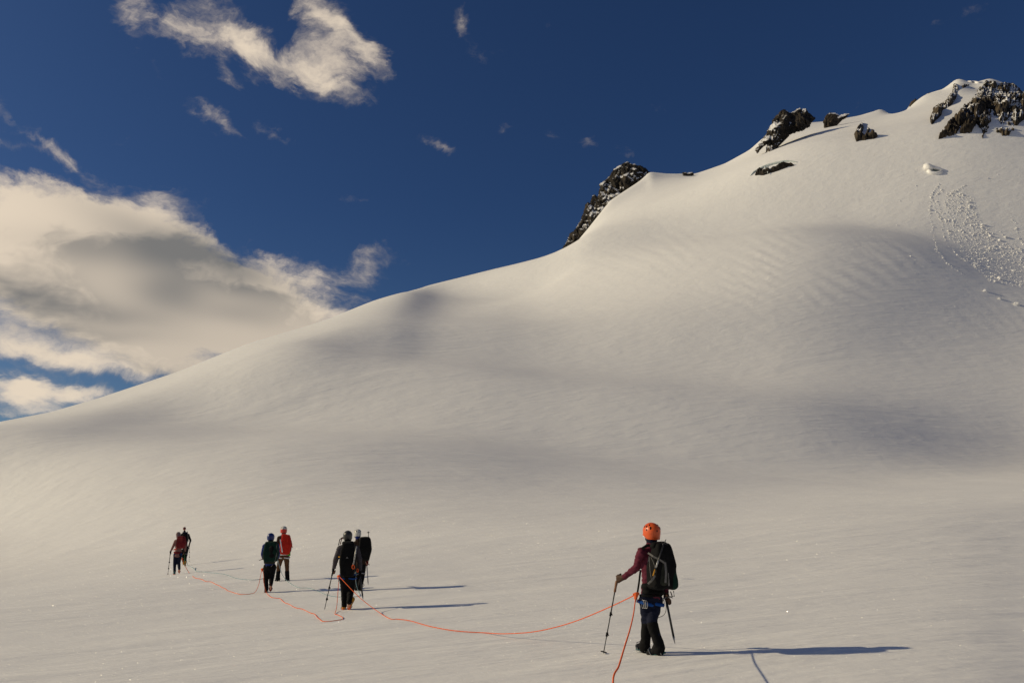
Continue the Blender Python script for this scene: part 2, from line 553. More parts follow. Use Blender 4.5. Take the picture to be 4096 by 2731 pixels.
        b = dRt(Wt * Gx * f) + dTt(Wt * Gy * f)
        b -= LAMT ** 2 * lapt(lap(prev, 0) / area_scale ** 2, 0) + LAM ** 2 * lapt(lap(prev, 1) / dr ** 2, 1) + anchor ** 2 * prev
        q = Bm * Bm * (want - gap)
        b += dRt(q) - q / rr
        M = 1.0 / (.5 * Bm ** 2 / dr ** 2 + anchor ** 2 + 6 * (LAMT ** 2 / area_scale ** 2 + LAM ** 2 / dr ** 2) + .5 * Wt * (Gx ** 2 / dr ** 2 + Gy ** 2 / area_scale ** 2))
        x = np.zeros_like(Z); rs = b - Aop(x); zz = M * rs; pdir = zz.copy(); rz = (rs * zz).sum()
        for k in range(350):
            Ap = Aop(pdir)
            al = rz / (pdir * Ap).sum()
            x += al * pdir; rs -= al * Ap
            zz = M * rs; rz2 = (rs * zz).sum()
            pdir = zz + (rz2 / rz) * pdir; rz = rz2
        Z = Z + 0.4 * x
        if DEBUG: print('SFS', it, 'rms before', np.sqrt((Wt*res**2).sum()/Wt.sum()), 'lin after', np.sqrt((Wt*(res-Gx*dRr(x)-Gy*dT(x))**2).sum()/Wt.sum()), 'maxd', np.abs((Z-Z0)/rr).max())
    if DEBUG: print('SFS best', best[0])
    Zb = best[1]
    t = (Zb - HC) / Yw
    rat = sky_ratio(t)
    if DEBUG: print('SFS skyline ratio', rat.min(), rat.max())
    k = np.clip(t / 0.06, 0, 1)
    return HC + np.where(t > 0, t * (1 + (rat - 1) * k), t) * Yw


def grid_lerp(tg, rg, G, th, r):
    i = np.clip(np.searchsorted(tg, th) - 1, 0, len(tg) - 2)
    j = np.clip(np.searchsorted(rg, r) - 1, 0, len(rg) - 2)
    a = np.clip((th - tg[i]) / (tg[i + 1] - tg[i]), 0, 1)[:, None]
    b = np.clip((r - rg[j]) / (rg[j + 1] - rg[j]), 0, 1)[None, :]
    A = G[np.ix_(i, j)]; B_ = G[np.ix_(i + 1, j)]; C_ = G[np.ix_(i, j + 1)]; D = G[np.ix_(i + 1, j + 1)]
    return (A * (1 - a) + B_ * a) * (1 - b) + (C_ * (1 - a) + D * a) * b


# coarse solve of the undulations
CT = np.radians(np.linspace(-44, 46, 150))
CR = np.r_[np.geomspace(2.5, 60, 60), np.linspace(66, 900, 130)]
_z0 = base_height(CT, CR)
_z1 = undulate(CT, CR, _z0)
DELTA = smooth(smooth(_z1 - _z0, 9, 0), 2, 1)
_fade = np.interp(np.abs(CT), np.radians([36, 44]), [1, 0])[:, None]
DELTA = DELTA * _fade

# fine polar grid: dense inside the view, coarse round the back
TH = np.radians(np.r_[np.linspace(-180, -62, 24)[:-1], np.linspace(-62, -37, 20)[:-1], np.linspace(-37, 37, 470), np.linspace(37, 62, 20)[1:], np.linspace(62, 180, 24)[1:]])
RAD = np.r_[np.geomspace(0.4, 60, 190), np.arange(60.9, 200, 1.3), np.arange(201, 560, 2.0), np.arange(562, 830, 1.5), np.geomspace(850, 2600, 24)]


def build_terrain():
    inn = np.abs(TH) <= R(62.01)
    Z = np.zeros((len(TH), len(RAD)))
    Z[inn] = base_height(TH[inn], RAD)
    Z[inn] = smooth(smooth(Z[inn], 2, 0), 1, 1)
    dl = grid_lerp(CT, CR, DELTA, np.clip(TH[inn], CT[0], CT[-1]), RAD)
    dl *= (np.abs(TH[inn]) < R(44))[:, None] * np.clip((RAD - 2.0) / 3, 0, 1)[None, :]
    Z[inn] += smooth(smooth(dl, 4, 0), 3, 1)
    # hold the skyline where it belongs: a gentle per-column lift that grows from the flat to the crest
    thi = TH[inn]
    colY = np.cos(thi)[:, None] * RAD[None, :]
    before = base_height(thi, RAD)
    tb = np.where(colY > 60, (before - HC) / colY, -1).max(1)
    ta = np.where(colY > 60, (Z[inn] - HC) / colY, -1)
    jc = ta.argmax(1); ta = ta.max(1)
    corr = tb - ta
    ca = 2048 + np.tan(thi) * FPX
    ok = (ca < 2130) | (ca > 2700)
    corr = np.interp(ca, ca[ok], corr[ok])
    corr = smooth(corr[:, None], 240, 0)[:, 0]
    Yc = np.array([colY[i, jc[i]] for i in range(len(thi))])
    Yc = smooth(Yc[:, None], 200, 0)
    ramp = np.clip((colY - .5 * Yc) / (.5 * Yc), 0, 1); ramp = ramp * ramp * (3 - 2 * ramp)
    Z[inn] += corr[:, None] * ramp * colY
    # and once more, close to the crest only
    t2 = np.where(colY > 60, (Z[inn] - HC) / colY, -1)
    c2 = smooth((tb - t2.max(1))[:, None], 40, 0)
    r2 = np.clip((colY - .7 * Yc) / (.3 * Yc), 0, 1); r2 = r2 * r2 * (3 - 2 * r2)
    Z[inn] += c2 * r2 * colY
    if DEBUG: print('skyline correction px', np.abs(corr).max() * FPX)
    # behind and beside: the snowfield runs on, falling gently
    xs, ys = np.sin(TH)[:, None] * RAD[None, :], np.cos(TH)[:, None] * RAD[None, :]
    far = near_plane(xs, ys) - np.clip(RAD - 60, 0, None)[None, :] * 0.03 * np.ones_like(xs)
    out = ~inn
    Z[out] = far[out]
    iL, iR = np.where(inn)[0][[0, -1]]
    for i in range(len(TH)):
        if not inn[i]:
            e = iL if TH[i] < 0 else iR
            k = np.clip((abs(TH[i]) - R(62)) / R(50 if TH[i] < 0 else 85), 0, 1)
            k = k * k * (3 - 2 * k)
            Z[i] = Z[e] * (1 - k) + far[i] * k
    # beyond the crest the land keeps falling away
    return xs, ys, Z


def ripples(xs, ys, Z):
    """wind ripples on the concave slope and faint sastrugi on the flat"""
    D = np.zeros_like(Z)
    t = (Z - HC) / np.maximum(ys, 1.0)
    a = np.arctan(t) - PITCH
    py = IH / 2 - np.tan(a) * FPX
    ry = math.cos(PITCH) - (IH / 2 - py) / FPX * math.sin(PITCH)
    px = 2048 + xs / np.maximum(ys, 1.0) * FPX * ry
    # fluted drifts running down to the right below the summit bowl
    ph = (py - 1000) - (px - 2600) * (0.34 + 0.00010 * (px - 2600))
    wob = 20 * np.sin(px * .0051 + 1.0) + 13 * np.sin(py * .017 + px * .0063) + 9 * np.sin(px * .0142 + 2)
    brk = 0.55 + 0.45 * np.sin(px * .0093 + py * .011 + 2 * np.sin(px * .004))
    env = np.exp(-((px - 3380) / 680) ** 2 - ((py - 1135 - (px - 3380) * .08) / 135) ** 2)
    D += 0.25 * env * brk * (np.sin((ph + wob) / 46 * 2 * np.pi) + .6 * np.sin((ph - wob) / 27 * 2 * np.pi + 1.3))
    D *= (ys > 100)
    return D


def new_mat(name):
    m = bpy.data.materials.new(name)
    m.use_nodes = True
    nt = m.node_tree
    b = nt.nodes['Principled BSDF']
    return m, nt, b


def snow_material(name='snow', big=True):
    m, nt, b = new_mat(name)
    geo = nt.nodes.new('ShaderNodeNewGeometry')
    pos = geo.outputs['Position']
    b.inputs['Roughness'].default_value = 0.75
    b.inputs['Specular IOR Level'].default_value = 0.18
    # wind-combed streaks, fine crust and broad soft relief; coordinates in metres
    rot = node(nt, 'ShaderNodeVectorRotate', rotation_type='Z_AXIS', Vector=pos, Angle=R(-14))
    st = vmath(nt, 'MULTIPLY', rot.outputs[0], (0.22, 1.0, 1.0))
    f_str = fbm(nt, st, 0.55, 5.0, 0.55, 0.4)
    f_fine = fbm(nt, vmath(nt, 'MULTIPLY', rot.outputs[0], (0.5, 1.0, 1.0)), 7.0, 6.0, 0.6)
    f_big = fbm(nt, pos, 0.09, 4.0, 0.5)
    f_mid = fbm(nt, vmath(nt, 'MULTIPLY', rot.outputs[0], (0.3, 1.0, 1.0)), 0.07, 6.0, 0.6, 0.5)
    h = f_mid * 0.5 + f_str.step(0.35, 0.75) * 0.075 + f_fine * 0.018 + f_big * 0.30
    bp = node(nt, 'ShaderNodeBump', Height=h, Distance=1.0, Strength=0.8)
    nt.links.new(bp.outputs[0], b.inputs['Normal'])
    c = mixc(nt, fbm(nt, pos, 0.35, 5.0, 0.5), (0.80, 0.80, 0.81), (0.87, 0.865, 0.86))
    nt.links.new(c, b.inputs['Base Color'])
    return m


M_SNOW = snow_material()


def mesh_obj(name, verts, faces, mat=None, parent=None, smooth_shade=True):
    me = bpy.data.meshes.new(name)
    me.from_pydata(verts, [], faces)
    me.update()
    if smooth_shade:
        me.polygons.foreach_set('use_smooth', [True] * len(me.polygons))
    if mat: me.materials.append(mat)
    o = bpy.data.objects.new(name, me)
    COL.objects.link(o)
    if parent is not None: o.parent = parent
    return o


def tag(o, label=None, cat=None, group=None, kind=None):
    if label: o['label'] = label
    if cat: o['category'] = cat
    if group: o['group'] = group
    if kind: o['kind'] = kind
    return o


XS, YS, ZS = build_terrain()
ZS = ZS + ripples(XS, YS, ZS)
n_t, n_r = ZS.shape
_v = np.stack([XS, YS, ZS], -1).reshape(-1, 3)
_i = np.arange(n_t * n_r).reshape(n_t, n_r)
_i = _i[:-1]                                   # first and last azimuth coincide
_nx = np.vstack([_i[1:], _i[:1]])
_q = np.stack([_i[:, :-1], _nx[:, :-1], _nx[:, 1:], _i[:, 1:]], -1).reshape(-1, 4)
_q = _q[:, ::-1]
_me = bpy.data.meshes.new('snow_slope')
_me.vertices.add(len(_v)); _me.vertices.foreach_set('co', _v.ravel())
_me.loops.add(_q.size); _me.loops.foreach_set('vertex_index', _q.ravel())
_me.polygons.add(len(_q)); _me.polygons.foreach_set('loop_start', np.arange(0, _q.size, 4)); _me.polygons.foreach_set('loop_total', np.full(len(_q), 4))
_me.polygons.foreach_set('use_smooth', np.ones(len(_q), bool))
_me.update(calc_edges=True)
_me.materials.append(M_SNOW)
terrain = bpy.data.objects.new('snow_slope', _me)
COL.objects.link(terrain)
tag(terrain, 'smooth pale snowfield rising to a rounded ridge and summit slope', kind='structure')
# the small disc under the camera
_d = mesh_obj('ground', [(0, 0, 0.0)] + [tuple(_v[k]) for k in _i[:, 0]], [(0, k + 1, (k + 1) % len(_i) + 1)[::-1] for k in range(len(_i))], M_SNOW)
tag(_d, 'snow underfoot at the viewer', kind='structure')


def ground_z(x, y):
    """height of the snow at a point (x, y) in front of the camera"""
    a = math.atan2(x, y); r = math.hypot(x, y)
    i = int(np.clip(np.searchsorted(TH, a) - 1, 0, len(TH) - 2)); j = int(np.clip(np.searchsorted(RAD, r) - 1, 0, len(RAD) - 2))
    s = (a - TH[i]) / (TH[i + 1] - TH[i]); t = min(max((r - RAD[j]) / (RAD[j + 1] - RAD[j]), 0), 1)
    return float((ZS[i, j] * (1 - s) + ZS[i + 1, j] * s) * (1 - t) + (ZS[i, j + 1] * (1 - s) + ZS[i + 1, j + 1] * s) * t)


def on_ground(px, py, y0=3.0, y1=900.0):
    """first point where the ray through a photograph pixel meets the snow"""
    lo = y0
    Y = y0
    while Y < y1:
        p = at(px, py, Y)
        if p.z < ground_z(p.x, p.y):
            hi = Y
            for _ in range(30):
                mid = (lo + hi) / 2
                p = at(px, py, mid)
                if p.z < ground_z(p.x, p.y): hi = mid
                else: lo = mid
            return at(px, py, hi)
        lo = Y
        Y *= 1.01
    return None


# ------------------------------------------------------------------ fast ray / snow intersection for many pixels
def hits(px, py):
    """px, py arrays -> (n,3) points on the snow surface (or on its skyline when the pixel lies above it)"""
    px = np.asarray(px, float); py = np.asarray(py, float)
    v = (IH / 2 - py) / FPX
    ry = math.cos(PITCH) - v * math.sin(PITCH)
    t = (math.sin(PITCH) + v * math.cos(PITCH)) / ry
    a = np.arctan((px - 2048) / FPX / ry)
    out = np.zeros((len(px), 3))
    order = np.clip(np.searchsorted(TH, a) - 1, 0, len(TH) - 2)
    for i in np.unique(order):
        k = np.where(order == i)[0]
        for kk in k:
            s = (a[kk] - TH[i]) / (TH[i + 1] - TH[i])
            z = ZS[i] * (1 - s) + ZS[i + 1] * s
            Y = RAD * math.cos(a[kk])
            tt = (z - HC) / Y
            mx = np.maximum.accumulate(tt)
            j = int(np.searchsorted(mx, t[kk]))
            if j >= len(RAD):
                j = int(tt.argmax()); Yh = Y[j]
            else:
                j = max(j, 1)
                d = tt[j] - tt[j - 1]
                f = 0 if abs(d) < 1e-9 else min(max((t[kk] - tt[j - 1]) / d, 0), 1)
                Yh = Y[j - 1] + (Y[j] - Y[j - 1]) * f
            out[kk] = (math.tan(a[kk]) * Yh, Yh, HC + t[kk] * Yh)
    return out


def poly_sd(poly, px, py):
    """signed distance in pixels, positive inside"""
    P = np.array(poly, float); Q = np.roll(P, -1, 0)
    best = np.full(px.shape, 1e9); ins = np.zeros(px.shape, bool)
    for (x0, y0), (x1, y1) in zip(P, Q):
        dx, dy = x1 - x0, y1 - y0
        t = np.clip(((px - x0) * dx + (py - y0) * dy) / (dx * dx + dy * dy + 1e-9), 0, 1)
        best = np.minimum(best, np.hypot(px - x0 - t * dx, py - y0 - t * dy))
        c = ((y0 > py) != (y1 > py)) & (px < (x1 - x0) * (py - y0) / (y1 - y0 + 1e-12) + x0)
        ins ^= c
    return np.where(ins, best, -best)


def crag(x, y, z=0.0, seed=0.0, octaves=5):
    """sharp broken rock relief, roughly 0..1"""
    p = Vector((x, y, z + seed))
    w = noise.noise_vector(p * 0.7) * 0.5
    r = noise.ridged_multi_fractal(p + w, 0.9, 2.1, octaves, 1.0, 2.0) * 0.33
    d, _ = noise.voronoi((p + w * .6) * 1.7)
    return 0.5 * r + 0.55 * min(d[1] - d[0], 1.0)


def rock_material(name, dark, brown, snow_amt):
    m, nt, b = new_mat(name)
    geo = nt.nodes.new('ShaderNodeNewGeometry')
    pos = geo.outputs['Position']
    sepn = node(nt, 'ShaderNodeSeparateXYZ', Vector=geo.outputs['Normal'])
    nz, nx = X(nt, sepn.outputs[2]), X(nt, sepn.outputs[0])
    n1 = fbm(nt, pos, 0.07, 8.0, 0.65)
    n2 = fbm(nt, pos, 0.5, 8.0, 0.7)
    rock = mixc(nt, n1.step(0.42, 0.66), dark, brown)
    rock = mixc(nt, n2.step(0.45, 0.75) * 0.6, rock, tuple(c * 1.7 for c in brown))
    # snow lies on ledges
    s = (nz * 0.9 + (fbm(nt, pos, 0.075, 6.0, 0.55) - 0.5) * 2.0).step(1.0 - snow_amt, 1.12 - snow_amt)
    nt.links.new(mixc(nt, s, rock, (0.82, 0.82, 0.83)), b.inputs['Base Color'])
    b.inputs['Roughness'].default_value = 0.9
    b.inputs['Specular IOR Level'].default_value = 0.15
    bp = node(nt, 'ShaderNodeBump', Height=n2, Distance=1.5, Strength=0.6)
    nt.links.new(bp.outputs[0], b.inputs['Normal'])
    return m


M_ROCK = rock_material('dark_rock', (0.014, 0.013, 0.012), (0.055, 0.045, 0.034), 0.40)
M_ROCK_B = rock_material('brown_rock', (0.020, 0.017, 0.014), (0.10, 0.078, 0.052), 0.36)


def rock_mass(name, label, poly, Y, lean, thick, mat, step=4.0, rough=1.0, seed=0.0, group=None, scale=0.0125, behind=1.0):
    """free-standing crag: outline in photograph pixels at distance Y, leaning back with the slope, bulging front and back"""
    P = np.array(poly, float)
    x0, y0, x1, y1 = P[:, 0].min() - 8, P[:, 1].min() - 8, P[:, 0].max() + 8, P[:, 1].max() + 8
    gx = np.arange(x0, x1, step); gy = np.arange(y0, y1, step)
    GX, GY = np.meshgrid(gx, gy, indexing='ij')
    jit = np.array([[noise.noise(Vector((a * .07, b * .07, seed + 3))) * 7 + noise.noise(Vector((a * .02, b * .02, seed))) * 5 for b in gy] for a in gx])
    sd = poly_sd(poly, GX, GY) + jit * rough * 0.55
    m = mpp(P[:, 1].mean(), Y)
    inside = sd > 0
    smax = sd.max()
    vid = {}
    V, F = [], []
    ym = P[:, 1].max()
    def vert(i, j, back):
        edge = not inside[i, j]
        key = (i, j, 0 if edge else back)
        if key in vid: return vid[key]
        px, py = GX[i, j], GY[i, j]
        d = 0.0 if edge else math.sqrt(min(max(sd[i, j], 0) / smax, 1.0))
        Yb = Y + (ym - py) * m * lean
        if back == 0 or edge:
            c = .68 * crag(px * scale, py * scale * 0.8, 0, seed) + .42 * crag(px * scale * 2.9, py * scale * 2.2, 4, seed)
            Yv = Yb - (0 if edge else thick * (0.55 * d + (c - .45) * 0.75 * min(1, sd[i, j] / 14)))
        else:
            Yv = Yb + thick * behind * d
        vid[key] = len(V)
        V.append(at(px, py, Yv))
        return vid[key]
    for i in range(len(gx) - 1):
        for j in range(len(gy) - 1):
            if inside[i, j] or inside[i + 1, j] or inside[i, j + 1] or inside[i + 1, j + 1]:
                c = [(i, j), (i, j + 1), (i + 1, j + 1), (i + 1, j)]
                n_in = sum(inside[q] for q in c)
                if n_in < 2: continue
                for tri in ((0, 1, 2), (0, 2, 3)):
                    f = [vert(*c[q], 0) for q in tri]
                    if len(set(f)) == 3: F.append(f)
                    f = [vert(*c[q], 1) for q in reversed(tri)]
                    if len(set(f)) == 3: F.append(f)
    o = mesh_obj(name, [tuple(v) for v in V], F, mat, smooth_shade=False)
    tag(o, label, 'rock', group)
    return o


def rock_patch(name, label, poly, amp, thr, mat, step=3.0, seed=0.0, scale=(0.017, 0.013), soft=25.0, group=None):
    """crags breaking through a snow face: a relief surface that rises out of the snow where the rock shows"""
    P = np.array(poly, float)
    gx = np.arange(P[:, 0].min() - 12, P[:, 0].max() + 12, step); gy = np.arange(P[:, 1].min() - 12, P[:, 1].max() + 12, step)
    GX, GY = np.meshgrid(gx, gy, indexing='ij')
    sd = poly_sd(poly, GX, GY)
    H = hits(GX.ravel(), GY.ravel()).reshape(GX.shape + (3,))
    n = Vector((-0.22, -0.72, 0.62)).normalized()
    V, F = [], []
    vid = {}
    up = np.zeros(GX.shape)
    for i in range(len(gx)):
        for j in range(len(gy)):
            c = .7 * crag(gx[i] * scale[0], gy[j] * scale[1], 0.0, seed) + .4 * crag(gx[i] * scale[0] * 2.7, gy[j] * scale[1] * 2.2, 4.0, seed)
            big = noise.noise(Vector((gx[i] * .021, gy[j] * .017, seed + 9)))
            s = min(max(sd[i, j] / soft, -1.5), 0.6)
            up[i, j] = amp * ((c - thr) + 0.30 * big + 0.5 * (s - 0.35))
    keep = (up > -0.25 * amp) & (sd > -10)
    for i in range(len(gx) - 1):
        for j in range(len(gy) - 1):
            if keep[i, j] and keep[i + 1, j] and keep[i, j + 1] and keep[i + 1, j + 1]:
                q = []
                for (a, b) in ((i, j), (i, j + 1), (i + 1, j + 1), (i + 1, j)):
                    if (a, b) not in vid:
                        vid[(a, b)] = len(V)
                        V.append(tuple(Vector(H[a, b]) + n * float(up[a, b])))
                    q.append(vid[(a, b)])
                F.append((q[0], q[1], q[2])); F.append((q[0], q[2], q[3]))
    o = mesh_obj(name, V, F, mat, smooth_shade=False)
    tag(o, label, 'rock', group)
    return o


rock_mass('rock_pyramid', 'tall dark rock pyramid streaked with snow behind the rounded snow shoulder',
          [(2225, 1060), (2238, 1008), (2263, 972), (2281, 936), (2299, 922), (2322, 882), (2335, 848), (2346, 812), (2353, 806), (2360, 816), (2368, 800), (2368, 786), (2381, 777),
           (2388, 786), (2399, 761), (2398, 741), (2409, 732), (2419, 723), (2432, 712), (2455, 679), (2475, 665), (2495, 652), (2513, 649), (2531, 656), (2559, 664), (2580, 672),
           (2598, 688), (2606, 704), (2600, 722), (2585, 742), (2545, 788), (2500, 820), (2470, 862), (2430, 892), (2400, 912), (2378, 936), (2350, 958), (2325, 985), (2310, 1050)],
          672, 0.55, 26, M_ROCK, step=3.0, seed=1.0)
rock_mass('rock_tower', 'twin pointed dark rock tower capped with snow on the skyline ridge',
          [(3024, 600), (3040, 574), (3066, 530), (3084, 502), (3094, 477), (3109, 459), (3132, 436), (3148, 444), (3165, 455), (3183, 441), (3201, 431), (3209, 439), (3224, 432), (3237, 451),
           (3262, 472), (3252, 487), (3236, 506), (3211, 523), (3184, 531), (3162, 539), (3142, 557), (3119, 582), (3099, 608), (3073, 632), (3060, 616), (3066, 580), (3050, 590), (3030, 612)],
          float(hits([3110], [592])[0][1]) - 9, 0.75, 16, M_ROCK, step=3.0, seed=5.0)
rock_mass('rock_block', 'square brown rock block with a snow cap on the skyline ridge',
          [(3294, 486), (3306, 460), (3321, 451), (3349, 455), (3357, 463), (3382, 455), (3402, 456), (3379, 476), (3350, 499), (3302, 523), (3296, 508)],
          float(hits([3330], [506])[0][1]) - 5, 0.6, 9, M_ROCK_B, step=3.0, seed=8.0, rough=.6)
rock_mass('small_rock', 'small dark rock on the saddle beside the rock pyramid', [(2728, 690), (2750, 692), (2772, 690), (2776, 700), (2752, 716), (2738, 712)], 652, 0.3, 5, M_ROCK, step=2.5, seed=11.0, rough=.5)
rock_mass('skyline_rock', 'small brown rock on the snow ridge climbing to the summit', [(3626, 445), (3642, 410), (3662, 395), (3668, 402), (3652, 420), (3634, 446)], 722, 0.4, 5, M_ROCK_B, step=2.5, seed=12.0, rough=.5)
rock_mass('skyline_rock', 'brown rock poking from the snow crest just below the summit', [(3703, 392), (3708, 378), (3720, 370), (3726, 380), (3712, 390)], 742, 0.4, 5, M_ROCK_B, step=2.5, seed=13.0, rough=.5)
rock_patch('rock_rib', 'short brown rock rib above the snow crack, under the rounded snow bump',
           [(3449, 495), (3456, 512), (3445, 536), (3458, 541), (3471, 516), (3480, 518), (3474, 538), (3508, 546), (3470, 561), (3424, 567), (3418, 540), (3436, 507)],
           6.0, 0.1, M_ROCK_B, seed=15.0, soft=8)
rock_patch('rock_rib', 'narrow brown rock rib descending left of the summit crags',
           [(3819, 335), (3840, 352), (3834, 381), (3810, 420), (3777, 441), (3757, 472), (3728, 507), (3718, 489), (3729, 434), (3742, 421), (3766, 418), (3791, 401), (3808, 366)],
           8.0, 0.2, M_ROCK_B, seed=17.0, soft=12)
rock_patch('rock_rib', 'small rock outcrop just under the summit cornice', [(3848, 345), (3856, 333), (3880, 338), (3874, 348), (3852, 352)], 4.0, 0.25, M_ROCK_B, seed=18.0, soft=6)
rock_patch('summit_crags', 'broad brown summit crags mottled with snow gullies',
           [(3942, 317), (3997, 330), (4041, 326), (4100, 366), (4150, 400), (4150, 500), (4096, 484), (4060, 512), (4041, 545), (3997, 537), (3955, 521), (3929, 563), (3920, 523), (3905, 506),
            (3887, 531), (3843, 542), (3782, 555), (3750, 559), (3780, 504), (3804, 473), (3837, 449), (3861, 412), (3890, 383), (3914, 344)],
           10.0, 0.30, M_ROCK_B, step=2.6, seed=21.0, soft=16)
rock_patch('crack_rock', 'dark rock strip showing in the curved snow crack below the rock tower',
           [(3016, 703), (3035, 678), (3056, 683), (3071, 685), (3094, 672), (3127, 667), (3153, 657), (3178, 663), (3148, 668), (3122, 676), (3091, 691), (3051, 701)],
           4.0, 0.12, M_ROCK, seed=25.0, soft=5, step=2.5)


# ------------------------------------------------------------------ small snow features
def ico(sub=1):
    bm = bmesh.new()
    bmesh.ops.create_icosphere(bm, subdivisions=sub, radius=1.0)
    v = np.array([x.co[:] for x in bm.verts]); f = np.array([[y.index for y in x.verts] for x in bm.faces])
    bm.free()
    return v, f


ICO_V, ICO_F = ico(1)


def in_poly(poly, n):
    P = np.array(poly, float)
    out = []
    while len(out) < n:
        x = rng.uniform(P[:, 0].min(), P[:, 0].max(), 4 * n); y = rng.uniform(P[:, 1].min(), P[:, 1].max(), 4 * n)
        k = poly_sd(poly, x, y) > 0
        out += list(zip(x[k], y[k]))
    return np.array(out[:n])


DEBRIS = [(3790, 757), (3860, 778), (3898, 790), (3914, 865), (3977, 944), (4039, 981), (4096, 1020), (4240, 1090), (4240, 1210), (4096, 1150), (4039, 1142), (3956, 1128), (3927, 1093), (3865, 1048), (3815, 973), (3782, 849), (3773, 807)]
_pts = [in_poly(DEBRIS, 3600)]
for line in ([(3760, 735), (3740, 760), (3724, 785), (3721, 849), (3731, 931), (3749, 1006), (3790, 1056), (3865, 1106)], [(3732, 800), (3745, 850), (3768, 890), (3782, 973), (3840, 1030), (3870, 1050)],
             [(3770, 760), (3740, 785), (3765, 850), (3790, 900), (3800, 960)], [(4050, 870), (4075, 950), (4100, 985)], [(3865, 740), (3830, 765), (3790, 790)], [(4000, 930), (4060, 985), (4090, 1010)]):
    L = np.array(line, float)
    t = np.sort(rng.uniform(0, len(L) - 1, 34 * (len(L) - 1)))
    i = t.astype(int)
    q = L[i] + (L[i + 1] - L[i]) * (t - i)[:, None]
    _pts.append(q + rng.normal(0, 2.5, q.shape))
_sc = np.c_[rng.uniform(3560, 4090, 40), rng.uniform(620, 1240, 40)]
_pts.append(_sc)
_pts = np.vstack(_pts)
_h = hits(_pts[:, 0], _pts[:, 1])
_V, _F = [], []
for k, p in enumerate(_h):
    s = rng.lognormal(0, 0.55) * 1.1 * mpp(_pts[k, 1], p[1])
    v = ICO_V * rng.uniform(.6, 1.25, (len(ICO_V), 1)) * (s * rng.uniform(.7, 1.3, 3))
    _F.append(ICO_F + k * len(ICO_V))
    _V.append(v + p + np.array((0, -.2 * s, .35 * s)))
o = mesh_obj('avalanche_debris', np.vstack(_V).tolist(), np.vstack(_F).tolist(), M_SNOW, smooth_shade=False)
tag(o, 'fan of broken snow lumps slid down below the summit crags', 'snow debris', kind='stuff')
for (px, py, s, lab) in ((3942, 1166, 9, 'snow lump with a trailing shadow just below the avalanche fan'), (3998, 1196, 7, 'small snow lump between two larger ones below the avalanche fan'),
                         (4066, 1219, 11, 'largest snow lump lying furthest below the avalanche fan')):
    p = hits([px], [py])[0]
    r = s * mpp(py, p[1])
    v, f = ico(2)
    v = np.array([(1 + .35 * noise.noise(Vector(q) * 1.7 + Vector((px, 0, 0)))) * q for q in v]) * r * np.array((1.2, .8, .7))
    o = mesh_obj('snow_lump', (v + p + np.array((0, -.2 * r, .25 * r))).tolist(), f.tolist(), M_SNOW, smooth_shade=False)
    tag(o, lab, 'snow lump')


def tube(pts, rad, sides=8, close=True):
    """polyline -> tube mesh (verts, faces); rad may be a list"""
    pts = [Vector(p) for p in pts]
    n = len(pts)
    rad = [rad] * n if not hasattr(rad, '__len__') else rad
    V, F = [], []
    up = Vector((0.13, 0.21, 0.97)).normalized()
    for i in range(n):
        t = (pts[min(i + 1, n - 1)] - pts[max(i - 1, 0)])
        t = t.normalized() if t.length > 1e-9 else Vector((0, 0, 1))
        a = t.cross(up)
        a = a.normalized() if a.length > 1e-3 else t.cross(Vector((1, 0, 0))).normalized()
        b = t.cross(a).normalized()
        for k in range(sides):
            w = 2 * math.pi * k / sides
            V.append(pts[i] + (a * math.cos(w) + b * math.sin(w)) * rad[i])
    for i in range(n - 1):
        for k in range(sides):
            q, r_ = i * sides + k, i * sides + (k + 1) % sides
            F.append((q, r_, r_ + sides, q + sides))
    if close:
        F.append(tuple(range(sides))[::-1]); F.append(tuple(range((n - 1) * sides, n * sides)))
    return [tuple(v) for v in V], F


def tube_obj(name, pts, rad, mat, parent=None, sides=8):
    V, F = tube(pts, rad, sides)
    return mesh_obj(name, V, F, mat, parent)


def ice_material():
    m, nt, b = new_mat('glacier_ice')
    geo = nt.nodes.new('ShaderNodeNewGeometry')
    n = fbm(nt, geo.outputs['Position'], 0.8, 6, .6)
    nt.links.new(mixc(nt, n.step(.35, .7), (0.42, 0.50, 0.49), (0.70, 0.74, 0.73)), b.inputs['Base Color'])
    b.inputs['Roughness'].default_value = 0.5
    return m


M_ICE = ice_material()
m, nt, b = new_mat('deep_ice_shade')
b.inputs['Base Color'].default_value = (0.14, 0.17, 0.16, 1)  # ice tone with the shade of the opening put into the colour
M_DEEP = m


def lip(name, label, line, rad_px, mat, thick=1.0):
    """overhanging snow or ice edge following a line of photograph pixels on the slope"""
    L = np.array(line, float)
    n = 60
    t = np.linspace(0, len(L) - 1, n); i = np.minimum(t.astype(int), len(L) - 2)
    q = L[i] + (L[i + 1] - L[i]) * (t - i)[:, None]
    q[:, 1] = np.convolve(np.pad(q[:, 1], 3, 'edge'), np.ones(7) / 7, 'valid')
    h = hits(q[:, 0], q[:, 1])
    pts, rad = [], []
    for k in range(n):
        m_ = mpp(q[k, 1], h[k][1])
        e = math.sin(math.pi * min(max((k + .5) / n, 0), 1)) ** .6
        r = rad_px * m_ * (e + .05) * (1 + .25 * noise.noise(Vector((q[k, 0] * .05, 0, 3))))
        pts.append(Vector(h[k]) + Vector((0, -.35 * r, .15 * r))); rad.append(r * thick)
    o = tube_obj(name, pts, rad, mat, sides=10)
    if label: tag(o, label, 'ice edge')
    return o


